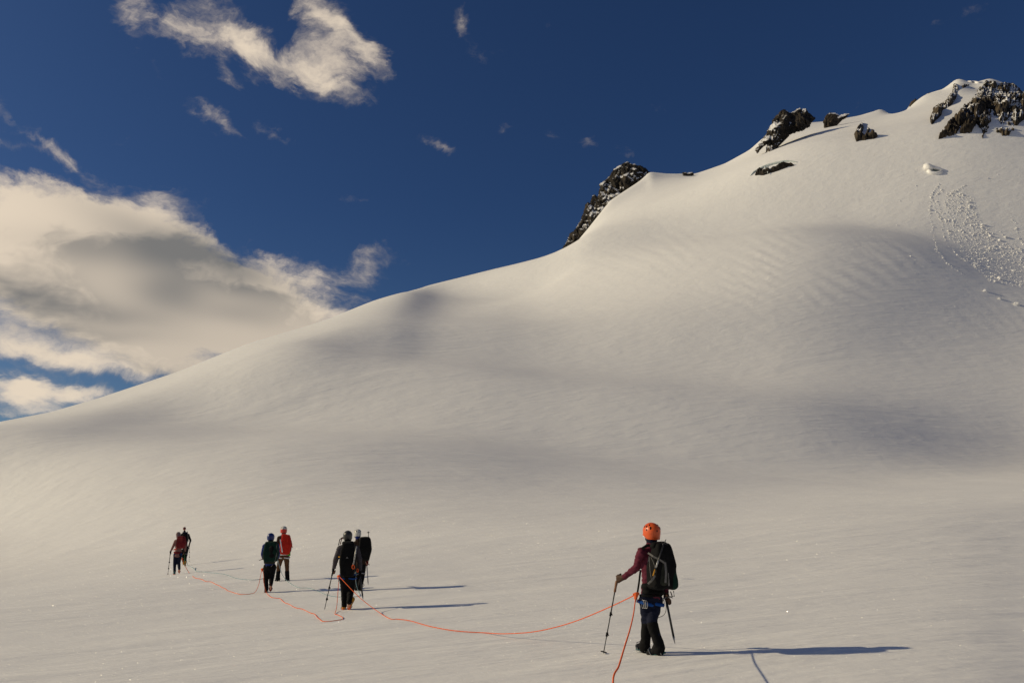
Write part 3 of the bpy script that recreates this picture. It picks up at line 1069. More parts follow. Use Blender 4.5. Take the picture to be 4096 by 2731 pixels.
lip('ice_edge', 'curved overhanging ice edge above the dark rock strip', [(3000, 706), (3015, 690), (3050, 671), (3080, 660), (3110, 653), (3150, 645), (3190, 650)], 5.5, M_ICE)
lip('ice_edge', 'snow roll under the summit cornice dip', [(3870, 326), (3890, 330), (3912, 334), (3930, 330)], 5, M_SNOW)
for (px, lab) in ((3057, 'slender icicle hanging from the curved ice edge, the shorter of two'), (3067, 'longer icicle hanging from the curved ice edge')):
    a, b_ = hits([px], [676])[0], hits([px], [699 if px > 3060 else 696])[0]
    o = tube_obj('icicle', [Vector(a) + Vector((0, -1.6, .2)), Vector(a).lerp(Vector(b_), .5) + Vector((0, -1.4, 0)), Vector(b_) + Vector((0, -1.2, 0))], [.5, .32, .06], M_ICE)
    tag(o, lab, 'icicle')
# the small open crevasse: a dark sheet on the slope for its shaded inside, and a raised rim
h = hits([3712, 3722, 3740, 3757, 3768, 3760, 3742, 3722, 3712], [674, 672, 676, 680, 687, 693, 696, 693, 684])
e = bpy.data.objects.new('crevasse', None); COL.objects.link(e); e.location = h[2]
tag(e, 'small open crevasse hole above the avalanche fan', 'crevasse')
c = h.mean(0)
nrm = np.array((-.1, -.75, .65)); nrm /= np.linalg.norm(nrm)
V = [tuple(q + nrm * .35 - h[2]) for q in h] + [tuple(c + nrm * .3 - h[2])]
mesh_obj('hollow_shade', V, [(k, (k + 1) % 9, 9) for k in range(9)], M_DEEP, e)
rim = [h[k] - h[2] for k in (8, 0, 1, 2, 3, 4)]
tube_obj('rim', [q + nrm * .5 for q in rim], [1.5, 2.4, 1.0, .8, .7, .4], M_SNOW, e)
rim = [h[k] - h[2] for k in (8, 7, 6, 5, 4)]
tube_obj('rim', [q + nrm * .2 for q in rim], [.8, .9, .8, .9, .4], M_SNOW, e)


# ------------------------------------------------------------------ cloth, metal and skin
def cloth(name, col, col2=None, scale=60.0, bump=0.004, rough=0.85, wrinkle=9.0):
    m, nt, b = new_mat(name)
    tc = nt.nodes.new('ShaderNodeTexCoord')
    p = tc.outputs['Object']
    n = fbm(nt, p, scale, 4, .6)
    w = fbm(nt, p, wrinkle, 5, .55, 0.6)
    c2 = col2 or tuple(min(1, c * 1.5 + .002) for c in col)
    nt.links.new(mixc(nt, (n * .5 + w * .5).step(.35, .7), col, c2), b.inputs['Base Color'])
    b.inputs['Roughness'].default_value = rough
    b.inputs['Specular IOR Level'].default_value = 0.12
    bp = node(nt, 'ShaderNodeBump', Height=w * 1.0 + n * .15, Distance=bump * 6, Strength=0.5)
    nt.links.new(bp.outputs[0], b.inputs['Normal'])
    return m


def gloss(name, col, rough=0.35, metal=0.0):
    m, nt, b = new_mat(name)
    tc = nt.nodes.new('ShaderNodeTexCoord')
    n = fbm(nt, tc.outputs['Object'], 25, 5, .6)
    nt.links.new(mixc(nt, n.step(.4, .75) * .5, col, tuple(c * .6 for c in col)), b.inputs['Base Color'])
    b.inputs['Roughness'].default_value = rough
    b.inputs['Metallic'].default_value = metal
    return m


C = {
    'black': cloth('black_cloth', (0.004, 0.004, 0.0045)), 'char': cloth('charcoal_cloth', (0.011, 0.011, 0.012)),
    'burgundy': cloth('burgundy_down', (0.085, 0.014, 0.028), (0.14, 0.028, 0.05)), 'navy': cloth('navy_cloth', (0.006, 0.008, 0.020)),
    'green': cloth('dark_green_cloth', (0.004, 0.019, 0.013)), 'olive': cloth('olive_cloth', (0.020, 0.022, 0.017)),
    'greyj': cloth('slate_jacket', (0.040, 0.037, 0.045), (0.085, 0.075, 0.085)), 'blue': cloth('blue_webbing', (0.008, 0.05, 0.21)),
    'bluej': cloth('blue_jacket', (0.010, 0.022, 0.12)), 'red': cloth('red_cloth', (0.42, 0.016, 0.010), (0.5, 0.03, 0.014)), 'darkred': cloth('dark_red_cloth', (0.11, 0.010, 0.012)),
    'brown': cloth('brown_trousers', (0.085, 0.042, 0.020)), 'dbrown': cloth('dark_brown_jacket', (0.025, 0.014, 0.010)), 'rose': cloth('dusty_rose_jacket', (0.16, 0.085, 0.075)),
    'mauve': cloth('mauve_hood', (0.17, 0.12, 0.12)), 'beanie': cloth('red_beanie', (0.12, 0.03, 0.03)), 'glove': cloth('brown_glove', (0.055, 0.032, 0.022), rough=.6),
    'grey': cloth('grey_strap', (0.13, 0.125, 0.12)), 'white': cloth('white_webbing', (0.6, 0.6, 0.62)), 'limeg': cloth('bright_green_cloth', (0.05, 0.30, 0.04)),
    'rope': cloth('orange_rope', (0.86, 0.17, 0.05), (0.74, 0.11, 0.03), scale=150), 'rope2': cloth('grey_blue_rope', (0.20, 0.30, 0.34), scale=150),
    'teal': cloth('teal_boot', (0.03, 0.10, 0.10)), 'orangeb': cloth('orange_sole', (0.55, 0.10, 0.03)), 'yellowb': cloth('yellow_boot', (0.45, 0.22, 0.03)),
    'horange': gloss('orange_helmet', (0.72, 0.105, 0.018), .38), 'hblack': gloss('black_helmet', (0.03, 0.03, 0.03), .4), 'hwhite': gloss('white_helmet', (0.62, 0.62, 0.58), .4),
    'hblue': gloss('blue_helmet', (0.012, 0.03, 0.16), .35), 'hred': gloss('red_helmet', (0.6, 0.04, 0.02), .4),
    'metal': gloss('steel', (0.35, 0.35, 0.36), .35, .9), 'dmetal': gloss('dark_shaft', (0.03, 0.03, 0.032), .4, .3), 'cork': gloss('cork_grip', (0.20, 0.09, 0.04), .7),
    'gshaft': gloss('green_shaft', (0.04, 0.16, 0.03), .45), 'lshaft': gloss('pale_shaft', (0.4, 0.4, 0.4), .4, .4), 'skin': cloth('skin', (0.42, 0.22, 0.15), rough=.6), 'hair': cloth('dark_hair', (0.02, 0.013, 0.009)),
}

_g = (1 + 5 ** .5) / 2
_k = np.arange(64)
_ph = np.arccos(1 - 2 * (_k + .5) / 64); _tt = 2 * np.pi * _k / _g
BALL = np.stack([np.cos(_tt) * np.sin(_ph), np.sin(_tt) * np.sin(_ph), np.cos(_ph)], -1)


def hull(balls):
    """convex hull of balls or ellipsoids [(centre, radius or (rx, ry, rz)), ...] -> verts, faces"""
    bm = bmesh.new()
    for c, r in balls:
        r = (r, r, r) if not hasattr(r, '__len__') else r
        for d in BALL:
            bm.verts.new((c[0] + d[0] * r[0], c[1] + d[1] * r[1], c[2] + d[2] * r[2]))
    res = bmesh.ops.convex_hull(bm, input=bm.verts)
    junk = [g for g in res['geom_interior'] if isinstance(g, bmesh.types.BMVert)]
    bmesh.ops.delete(bm, geom=junk, context='VERTS')
    bm.verts.index_update()
    V = [v.co[:] for v in bm.verts]; F = [[v.index for v in f.verts] for f in bm.faces]
    bm.free()
    return V, F


def chain(pts, rads):
    return [[(pts[i], rads[i]), (pts[i + 1], rads[i + 1])] for i in range(len(pts) - 1)]


def melt(name, hulls, mat, parent, voxel=0.014, passes=4, wrinkle=0.0, wscale=14.0, stretch=(1, 1, 1), label=None):
    """union of hulls melted into ONE continuous surface"""
    V, F = [], []
    for h_ in hulls:
        v, f = hull(h_)
        F += [[i + len(V) for i in q] for q in f]
        V += v
    org = parent.location if parent is not None else Vector((0, 0, 0))
    me = bpy.data.meshes.new(name + '_raw')
    me.from_pydata([tuple(Vector(v) - org) for v in V], [], F)
    o = bpy.data.objects.new(name + '_raw', me)
    COL.objects.link(o)
    md = o.modifiers.new('r', 'REMESH'); md.mode = 'VOXEL'; md.voxel_size = voxel
    if passes:
        sm = o.modifiers.new('s', 'SMOOTH'); sm.factor = .5; sm.iterations = passes
    dg = bpy.context.evaluated_depsgraph_get()
    out = bpy.data.meshes.new_from_object(o.evaluated_get(dg))
    bpy.data.objects.remove(o); bpy.data.meshes.remove(me)
    if wrinkle:
        n = len(out.vertices)
        co = np.empty(n * 3, np.float32); no = np.empty(n * 3, np.float32)
        out.vertices.foreach_get('co', co); out.vertices.foreach_get('normal', no)
        co = co.reshape(-1, 3); no = no.reshape(-1, 3)
        w = np.array([noise.noise(Vector((c[0] * stretch[0], c[1] * stretch[1], c[2] * stretch[2])) * wscale) for c in co])
        co += no * (w[:, None] * wrinkle)
        out.vertices.foreach_set('co', co.ravel())
    out.polygons.foreach_set('use_smooth', [True] * len(out.polygons))
    out.name = name
    out.materials.clear(); out.materials.append(mat)
    ob = bpy.data.objects.new(name, out)
    COL.objects.link(ob)
    if parent is not None: ob.parent = parent
    if label: ob['label'] = label
    return ob


def thing(name, loc, label, cat, group=None):
    e = bpy.data.objects.new(name, None)
    COL.objects.link(e)
    e.location = loc
    tag(e, label, cat, group)
    return e


def rel(e, pts):
    return [Vector(p) - e.location for p in pts]


def put_tube(name, pts, rad, mat, e, sides=8):
    return tube_obj(name, rel(e, pts), rad, mat, e, sides)


def ribbon(name, pts, width, thick, mat, e, facing=Vector((0, -1, 0))):
    """flat strap along points, its face towards 'facing'"""
    pts = rel(e, pts)
    V, F = [], []
    n = len(pts)
    for i in range(n):
        t = (pts[min(i + 1, n - 1)] - pts[max(i - 1, 0)]).normalized()
        a = t.cross(facing).normalized() * width / 2
        b = facing.normalized() * thick / 2
        V += [pts[i] + a + b, pts[i] - a + b, pts[i] - a - b, pts[i] + a - b]
    for i in range(n - 1):
        for k in range(4):
            F.append((i * 4 + k, i * 4 + (k + 1) % 4, i * 4 + 4 + (k + 1) % 4, i * 4 + 4 + k))
    F += [(3, 2, 1, 0), tuple((n - 1) * 4 + k for k in range(4))]
    return mesh_obj(name, [tuple(v) for v in V], F, mat, e, smooth_shade=False)


def arc(a, b, sag, n=8):
    a, b = Vector(a), Vector(b)
    return [a.lerp(b, t / n) + Vector(sag) * (4 * (t / n) * (1 - t / n)) for t in range(n + 1)]


def dirs(yaw):
    f = Vector((math.sin(yaw), math.cos(yaw), 0)); r = Vector((math.cos(yaw), -math.sin(yaw), 0))
    return f, r, Vector((0, 0, 1))


def hand(wrist, palm, along, out_dir, s=1.0, curl=1.0, left=True):
    """glove or hand closed round a grip: 'along' is the grip axis (towards the little finger), 'out_dir' points from wrist over the knuckles"""
    wrist, palm = Vector(wrist), Vector(palm)
    al = Vector(along).normalized(); o = Vector(out_dir).normalized()
    side = al.cross(o).normalized() * (1 if left else -1)       # direction the fingers curl to
    H = [[(wrist, .034 * s), (palm - o * .01 * s + al * -.012 * s, .030 * s)], [(palm - al * .032 * s, (.024 * s)), (palm + al * .034 * s, .022 * s)], [(wrist, .032 * s), (palm + al * .028 * s, .024 * s)]]
    for k, ln in enumerate((.92, 1.0, .95, .78)):
        b = palm + o * .028 * s + al * (-.036 + .0245 * k) * s
        p1 = b + (o * .55 + side * .75).normalized() * .036 * s * ln
        p2 = p1 + (o * -.35 + side * .95).normalized() * .028 * s * ln * curl
        p3 = p2 + (o * -1.0 + side * .15).normalized() * .022 * s * ln * curl
        H += chain([b, p1, p2, p3], [.0115 * s, .0105 * s, .0098 * s, .009 * s])
    tb = palm - al * .038 * s - o * .018 * s
    H += chain([tb, tb + (side * .8 - al * .45).normalized() * .034 * s, tb + (side * .8 - al * .25).normalized() * .058 * s + o * .016 * s], [.0135 * s, .0115 * s, .010 * s])
    return H


def helmet(e, c, mat, yaw, tilt=0.0, s=1.0, vent_mat=None, trim=None):
    """climbing helmet shell with a rim and vents, open below; c = middle of the skull"""
    f, r, u = dirs(yaw)
    f2 = (f * math.cos(tilt) + u * math.sin(tilt)).normalized(); u2 = r.cross(f2).normalized()
    V, F = [], []
    nl, nt_ = 28, 12
    for i in range(nt_ + 1):
        a = math.pi * .5 * (1.36 * i / nt_)
        for k in range(nl):
            w = 2 * math.pi * k / nl
            cw, sw = math.cos(w), math.sin(w)          # cw forward, sw right
            low = 1.0 + .17 * min(max((-cw + .1) / .5, 0), 1) - .10 * max(cw, 0)
            aa = a * low
            rr = math.sin(min(aa, math.pi * .5)) if aa < math.pi * .5 else 1 - .10 * (aa - math.pi * .5) ** 1.2
            d = f2 * (cw * rr * .135 * s) + r * (sw * rr * .112 * s) + u2 * (math.cos(aa) * .115 * s)
            V.append(Vector(c) + d - e.location)
    for i in range(nt_):
        for k in range(nl):
            F.append((i * nl + k, i * nl + (k + 1) % nl, (i + 1) * nl + (k + 1) % nl, (i + 1) * nl + k))
    o = mesh_obj('helmet', [tuple(v) for v in V], F, mat, e)
    md = o.modifiers.new('t', 'SOLIDIFY'); md.thickness = .009 * s; md.offset = -1
    rim = [V[nt_ * nl + k] for k in range(nl)] + [V[nt_ * nl]]
    vv, ff = tube(rim, .006 * s, 6)
    mesh_obj('rim', vv, ff, trim or mat, o)
    if vent_mat:
        for (w, a, sz) in ((-2.35, 1.12, .021), (-1.75, .98, .018), (-1.35, 1.02, .016), (-1.9, 1.36, .014), (math.pi, 1.42, .013), (2.35, 1.12, .021), (1.75, .98, .018), (1.35, 1.02, .016), (-2.1, .72, .014), (2.1, .72, .014)):
            d = f2 * (math.cos(w) * math.sin(a) * .135) + r * (math.sin(w) * math.sin(a) * .112) + u2 * (math.cos(a) * .115)
            p = Vector(c) + d * (s * 1.0) - e.location
            n = d.normalized()
            t1 = n.cross(u2).normalized(); t2 = n.cross(t1).normalized()
            ring = [p + n * .003 + (t1 * math.cos(q) * sz * .55 + t2 * math.sin(q) * sz) * s for q in np.linspace(0, 2 * math.pi, 11)[:-1]]
            ring2 = [q - n * .02 for q in ring]
            m_ = len(ring)
            vs = [tuple(q) for q in ring + ring2]
            fs = [tuple(range(m_))] + [(k, k + m_, (k + 1) % m_ + m_, (k + 1) % m_) for k in range(m_)]
            mesh_obj('vent', vs, fs, vent_mat, o, smooth_shade=False)
    return o


def boot(e, heel, toe, ankle, mat, sole_mat, vox=.014, crampon=True, sole_up=None):
    """mountain boot with sole and steel crampon points; heel and toe lie on the sole"""
    heel, toe, ankle = Vector(heel), Vector(toe), Vector(ankle)
    d = (toe - heel).normalized()
    up = (ankle - heel); up = (up - d * up.dot(d)).normalized()
    sd = d.cross(up).normalized()
    L = .29
    toe = heel + d * L
    o = melt('boot', [[(heel + d * .05 + up * .05, (.043, .043, .04)), (heel + d * .06 + up * .15, .05)], [(heel + d * .05 + up * .055, .044), (heel + d * .16 + up * .055, .045)],
                      [(heel + d * .16 + up * .058, .045), (toe - d * .045 + up * .045, .040)], [(heel + d * .06 + up * .16, .052), (heel + d * .15 + up * .07, .045)]], mat, e, vox, 3)
    V, F = [], []
    m_ = 14
    for k in range(m_):
        w = 2 * math.pi * k / m_
        p = heel + d * (L / 2 + math.cos(w) * L * .5) + sd * (math.sin(w) * (.05 if math.cos(w) > 0 else .04))
        V += [p + up * .004 - e.location, p + up * .024 - e.location]
    F = [tuple(range(0, 2 * m_, 2)), tuple(range(2 * m_ - 1, 0, -2))] + [(2 * k, 2 * k + 1, (2 * k + 3) % (2 * m_), (2 * k + 2) % (2 * m_)) for k in range(m_)]
    s = mesh_obj('sole', [tuple(v) for v in V], F, sole_mat, o, smooth_shade=False)
    if crampon:
        V, F = [], []
        for (a, b_) in ((.02, -.03), (.02, .03), (.09, -.035), (.09, .035), (.17, -.045), (.17, .045), (.24, -.042), (.24, .042), (.285, -.02), (.285, .02)):
            base = heel + d * a + sd * b_ + up * .004
            tip = base - up * .026 + (d * .03 if a > .28 else Vector())
            i0 = len(V)
            V += [tuple(base + d * .009 - e.location), tuple(base - d * .009 - e.location), tuple(base + sd * .006 - e.location), tuple(tip - e.location)]
            F += [(i0, i0 + 1, i0 + 3), (i0 + 1, i0 + 2, i0 + 3), (i0 + 2, i0, i0 + 3)]
        for a in (.05, .2):
            vv, ff = tube([heel + d * a - sd * .05 + up * .0 - e.location, heel + d * a - sd * .056 + up * .05 - e.location, heel + d * (a + .02) - sd * .03 + up * .105 - e.location, heel + d * (a + .02) + sd * .03 + up * .105 - e.location,
                           heel + d * a + sd * .056 + up * .05 - e.location, heel + d * a + sd * .05 - e.location], .006, 5)
            F += [[i + len(V) for i in q] for q in ff]; V += vv
        mesh_obj('crampon', V, F, C['metal'], o, smooth_shade=False)
    return o


def person(spec):
    """figure posed by joints given as photograph pixels plus metres of extra distance"""
    foot = spec['foot']
    g0 = on_ground(*foot)
    Y0 = g0.y
    P = {k: at(v[0], v[1], Y0 + v[2]) for k, v in spec['j'].items()}
    yaw = R(spec.get('yaw', 0)); f, r, u = dirs(yaw)
    hyaw = R(spec.get('hyaw', spec.get('yaw', 0))); hf, hr, hu = dirs(hyaw)
    e = thing('person', g0, spec['label'], 'person', None)
    vox = spec.get('vox', .02)
    k = spec.get('fat', 1.0)
    hd, nk = P['head'], P['neck']
    mid = (P['hipL'] + P['hipR']) / 2
    sh = (P['shL'] + P['shR']) / 2
    waist = mid.lerp(sh, .42)
    # bare body: one continuous figure, mostly hidden by clothing
    ring = lambda p, a, b, c: (p, (a, b, c))
    HB = [[(hd, (.074, .088, .095)), (hd + hf * .03 - u * .055, .055)], [(hd - u * .05, .055), (nk - u * .02, .055)],
          [(hd + hf * .085 - u * .012, .014), (hd + hf * .100 - u * .030, .016)], [(hd + hr * .078 - u * .012, .020), (hd + hr * .080 + u * .01, .016)], [(hd - hr * .078 - u * .012, .020), (hd - hr * .080 + u * .01, .016)],
          [(hd + hf * .078 - u * .062 + hr * .018, .014), (hd + hf * .078 - u * .062 - hr * .018, .014)], [(hd + hf * .07 - u * .09, .026), (hd - u * .05, .05)],
          [(sh - u * .04, (.15, .09, .09)), (waist, (.125, .085, .08))], [(waist, (.125, .085, .08)), (mid, (.135, .10, .09))]]
    for s in 'LR':
        HB += chain([sh.lerp(P['sh' + s], .6), P['sh' + s] - u * .02, P['el' + s], P['wr' + s]], [.06, .055, .042, .030])
        HB += chain([P['hip' + s], P['kn' + s], P['an' + s]], [.075, .052, .038])
        HB += [[(P['an' + s], .04), (P['toe' + s].lerp(P['heel' + s], .2) + u * .03, .032)]]
    grips = spec.get('grip', {})
    hands = {}
    for s in 'LR':
        w = P['wr' + s]
        ha = P['ha' + s]
        o_ = (ha - w).normalized()
        al = Vector(grips.get(s, (0, 0, -1))).normalized()
        al = (al - o_ * al.dot(o_) * .7).normalized()
        hands[s] = (w, ha, al, o_)
        HB += hand(w, ha, al, o_, .92, 1, s == 'L')
    melt('body', HB, C['skin'], e, max(vox * .8, .012), 2)
    # jacket
    J = [[ring(sh - u * .03, .165 * k, .105 * k, .10), ring(waist, .150 * k, .11 * k, .09)], [ring(waist, .150 * k, .11 * k, .09), ring(mid + u * .02, .160 * k, .125 * k, .09)], [(nk - u * .03, .078), (sh - u * .02, (.13, .09, .08))]]
    if spec.get('collar', True): J += [[(nk, .072), (nk + u * .035, .066)]]
    if spec.get('hem'): J += [[ring(mid + u * .0, .165 * k, .135 * k, .06), ring(mid - u * .09, .17 * k, .14 * k, .05)]]
    for s in 'LR':
        J += chain([sh.lerp(P['sh' + s], .6) - u * .01, P['sh' + s] - u * .02, P['el' + s], P['wr' + s]], [.085 * k, .082 * k, .062 * k, .045 * k])
        el = P['el' + s]
    J_o = melt('jacket', J, C[spec['jacket']], e, vox, 3, .013 if vox < .016 else .010, 16, (1, 1, 2.2))
    if spec.get('hood'):
        melt('hood', [[(hd - hf * .01, (.108, .115, .122)), (nk, .085)], [(hd - hf * .03 - u * .03, (.10, .10, .10)), (sh - u * .02 - f * .02, (.11, .08, .05))]], C[spec['hood']], e, vox, 3, .006, 14)
    # trousers
    T = [[ring(mid + u * .05, .155 * k, .12 * k, .08), ring(mid - u * .03, .165 * k, .13 * k, .09)]]
    for s in 'LR':
        T += chain([P['hip' + s], P['kn' + s], P['an' + s] + u * .03], [.108 * k, .078 * k, .062 * k])
    melt('trousers', T, C[spec['trousers']], e, vox, 3, .012 if vox < .016 else .009, 13, (1, 1, 1.8))
    for s in 'LR':
        if spec.get('gaiter'):
            kp, ap = P['kn' + s], P['an' + s]
            t = spec.get('gaiter_top', .12)
            gk = k * spec.get('gfat', 1.08)
            melt('gaiter', chain([kp.lerp(ap, t), kp.lerp(ap, .55), ap + u * .02, ap - u * .03 + f * .02], [.078 * gk, .074 * gk, .072 * gk, .08 * gk]), C[spec['gaiter']], e, vox, 2, .008, 15)
        boot(e, P['heel' + s], P['toe' + s], P['an' + s], C[spec.get('boot', 'black')], C[spec.get('sole', 'black')], vox if vox < .016 else .016)
        w, ha, al, o_ = hands[s]
        g = melt('glove', hand(w, ha, al, o_, spec.get('gs', 1.12), 1, s == 'L'), C[spec.get('glove', 'black')], e, min(vox * .6, .011), 1)
        ws = P['el' + s].lerp(w, .93)
        melt('cuff', [[(ws, .046 * k), (w.lerp(ha, .25), .042)]], C[spec.get('cuff', spec.get('glove', 'black'))], g, .012, 2)
    # head gear
    if spec.get('helmet'):
        melt('balaclava', [[(hd - u * .02, (.083, .095, .09)), (nk + u * .01, .080)], [(hd + hf * .02 - u * .07, .066), (nk, .08)]], C[spec.get('buff', 'black')], e, vox, 2)
        h_o = helmet(e, hd + u * .025, C[spec['helmet']], hyaw, R(spec.get('htilt', 0)), spec.get('hs', 1.0), C['black'] if spec.get('vents', True) else None, C[spec.get('htrim', spec['helmet'])])
        for s in (-1, 1):
            put_tube('chin_strap', [hd + hr * s * .100 - u * .03, hd + hr * s * .088 + hf * .03 - u * .09, hd + hf * .06 - u * .125 + hr * s * .02], .006, C['black'], e, 6)
    elif spec.get('beanie'):
        melt('beanie', [[(hd + u * .02, (.088, .10, .10)), (hd + u * .03 - hf * .02, (.085, .09, .09))]], C[spec['beanie']], e, vox, 2, .004, 20)
    # harness
    if spec.get('harness'):
        hm = C[spec['harness']]
        for (dz, ww) in ((0.055, .045),):
            pts = [mid + u * dz + r * math.sin(a) * .178 * k + f * math.cos(a) * .150 * k for a in np.linspace(0, 2 * math.pi, 25)]
            V, F = tube(rel(e, pts), .014, 6)
            mesh_obj('harness_belt', V, F, C[spec.get('belt', spec['harness'])], e)
        for s in 'LR':
            c = P['hip' + s].lerp(P['kn' + s], spec.get('loop', .22))
            sg = -1 if s == 'L' else 1
            pts = [c + r * math.sin(a) * .112 * k + f * math.cos(a) * .118 * k + u * (.025 * math.cos(a + .8)) for a in np.linspace(0, 2 * math.pi, 21)]
            V, F = tube(rel(e, pts), spec.get('loop_r', .019), 6)
            mesh_obj('leg_loop', V, F, hm, e)
        for (sg, nn) in ((-1, 3), (1, 2)):
            for q in range(nn):
                c = mid + r * sg * .165 * k - f * (.02 + .035 * q) - u * .0
                pts = [c + u * (-.05 + .055 * math.cos(a)) + r * sg * .02 + f * .026 * math.sin(a) for a in np.linspace(0, 2 * math.pi, 13)]
                put_tube('carabiner', pts, .0055, C['metal'], e, 6)
    return e, P, Y0, (f, r, u)


def trekking_pole(label, top, tip, grip_mat='cork', shaft='dmetal', basket=True, rad=.0095, strap=True):
    top, tip = Vector(top), Vector(tip)
    d = (tip - top).normalized()
    L = (tip - top).length
    e = thing('trekking_pole', tip, label, 'trekking pole')
    put_tube('grip', [top, top + d * .03, top + d * .09, top + d * .15, top + d * .16], [.016, .021, .017, .019, .011], C[grip_mat], e)
    put_tube('shaft', [top + d * .15, top + d * L * .45], rad, C[shaft], e)
    put_tube('shaft', [top + d * L * .45, top + d * L * .72], rad * .85, C[shaft], e)
    put_tube('shaft', [top + d * L * .72, top + d * (L - .05)], rad * .7, C[shaft], e)
    for q in (.45, .72):
        c = top + d * L * q
        put_tube('clamp', [c - d * .03, c + d * .025], rad * 1.7, C['black'], e)
        put_tube('lever', [c + Vector((rad * 1.2, 0, .02)), c + Vector((rad * 2.6, 0, -.015))], rad * .6, C['black'], e, 6)
    put_tube('tip', [top + d * (L - .06), tip], [rad * .65, rad * .25], C['metal'], e)
    if basket:
        c = top + d * (L - .055)
        a = d.cross(Vector((0, 1, 0))).normalized(); b = d.cross(a).normalized()
        V, F = tube(rel(e, [c + a * math.cos(w) * .042 + b * math.sin(w) * .042 for w in np.linspace(0, 2 * math.pi, 17)]), .006, 5)
        bo = mesh_obj('basket', V, F, C['black'], e)
        for w in (0, 1.57, 3.14, 4.71):
            V, F = tube(rel(e, [c, c + a * math.cos(w) * .042 + b * math.sin(w) * .042]), .006, 5)
            mesh_obj('spoke', V, F, C['black'], bo)
    return e


def ice_axe(label, head, spike, pick_dir, shaft='dmetal', rad=.013, leash=True):
    head, spike = Vector(head), Vector(spike)
    d = (spike - head).normalized()
    e = thing('ice_axe', spike, label, 'ice axe')
    put_tube('shaft', [head, head + d * ((spike - head).length - .09)], rad, C[shaft], e)
    put_tube('spike', [spike - d * .10, spike - d * .05, spike], [rad * 1.05, rad * .7, .002], C['metal'], e)
    p = Vector(pick_dir).normalized()
    put_tube('pick', [head - p * .01, head + p * .07 + d * .006, head + p * .13 + d * .024, head + p * .16 + d * .045], [.014, .012, .008, .002], C['metal'], e, 6)
    put_tube('adze', [head, head - p * .05 + d * .004, head - p * .085 + d * .016], [.012, .010, .018], C['metal'], e, 6)
    return e


def rot_box(e, name, c, f, r, size, mat, lean=0.0, vox=.016, wr=.008, taper=(1, 1), round_=.05):
    """soft packed bag: rounded block, centre c, size (w, d, h); taper = scale of (bottom, top)"""
    w, dd, h = size
    u = Vector((0, 0, 1))
    u2 = (u - f * lean).normalized()
    H = []
    for (z, s) in ((-1, taper[0]), (0, 1.06), (1, taper[1])):
        pass
    def lay(z, s):
        return [(Vector(c) + u2 * z * (h / 2 - round_) + r * sx * (w / 2 * s - round_) + f * sy * (dd / 2 * s - round_), round_) for sx in (-1, 1) for sy in (-1, 1)]
    return melt(name, [lay(-1, taper[0]) + lay(0, 1.06), lay(0, 1.06) + lay(1, taper[1])], mat, e, vox, 3, wr, 9)


# ------------------------------------------------------------------ the climbers
def J(**k):
    return k


# --- the near climber
near, PN, YN, (fN, rN, uN) = person(dict(
    label='climber in orange helmet and burgundy jacket planting a trekking pole in the left hand', foot=(2640, 2618), yaw=-32, hyaw=-22, htilt=6, vox=.0125, jacket='burgundy', trousers='navy', gaiter='black', gaiter_top=.06,
    helmet='horange', buff='navy', harness='blue', boot='char', sole='teal', glove='glove', cuff='bluej', fat=.90, hs=1.06, gfat=1.1, belt='black', loop=.16, loop_r=.024,
    grip={'L': (-.1, 0, -1), 'R': (.25, .1, -1)},
    j=J(head=(2607, 2131, .02), neck=(2607, 2166, 0), shL=(2567, 2203, -.02), shR=(2644, 2202, .12), elL=(2546, 2268, .10), elR=(2668, 2290, .18), wrL=(2496, 2308, .26), wrR=(2664, 2372, .10),
        haL=(2474, 2313, .33), haR=(2665, 2393, .08), hipL=(2583, 2396, 0), hipR=(2625, 2396, .06), knL=(2586, 2486, .10), knR=(2607, 2490, -.03),
        anL=(2582, 2580, .20), anR=(2640, 2590, -.04), heelL=(2600, 2602, .14), toeL=(2556, 2597, .34), heelR=(2664, 2612, -.06), toeR=(2606, 2622, .06))))
pack = thing('backpack', at(2640, 2360, YN), 'black and dark green backpack with grey straps worn by the orange-helmet climber', 'backpack')
fP, rP, _ = dirs(R(-24))
cP = at(2640, 2262, YN - .16)
mb = rot_box(pack, 'main_bag', cP - fP * .04, fP, rP, (.34, .25, .62), C['black'], lean=.12, vox=.013, taper=(1.0, .70), wr=.010)
melt('lid', [[(cP + uN * .27 - rP * .09, (.05, .09, .05)), (cP + uN * .28 + rP * .08, (.05, .09, .05))]], C['black'], pack, .013, 3, .008, 10)
melt('side_pocket', [[(cP + rP * .12 - fP * .10 - uN * .03, (.06, .06, .10)), (cP + rP * .15 - fP * .08 - uN * .26, (.075, .07, .06))]], C['green'], pack, .013, 3, .008, 10, label='dark green side pocket')
melt('front_pocket', [[(cP - rP * .05 - fP * .13 - uN * .02, (.075, .05, .16)), (cP - rP * .05 - fP * .12 - uN * .2, (.08, .05, .06))]], C['olive'], pack, .013, 3, .010, 9, label='olive mesh pocket with fold lines')
S = lambda px, py, d: at(px, py, YN + d)
ribbon('strap', [S(2592, 2210, -.30), S(2612, 2224, -.36), S(2640, 2238, -.38), S(2660, 2252, -.34)], .024, .006, C['grey'], pack)
ribbon('strap', [S(2660, 2248, -.34), S(2664, 2285, -.36), S(2662, 2330, -.36)], .026, .006, C['grey'], pack)
ribbon('strap', [S(2672, 2290, -.30), S(2674, 2318, -.31), S(2676, 2342, -.30)], .020, .006, C['grey'], pack)
ribbon('strap', [S(2622, 2300, -.34), S(2606, 2322, -.34), S(2592, 2334, -.30)], .026, .006, C['grey'], pack)
ribbon('strap', [S(2598, 2224, -.28), S(2594, 2246, -.29)], .020, .006, C['grey'], pack)
ribbon('shoulder_strap', [S(2601, 2178, -.05), S(2586, 2182, -.06), S(2572, 2190, -.08), S(2570, 2215, -.02)], .04, .012, C['olive'], pack)
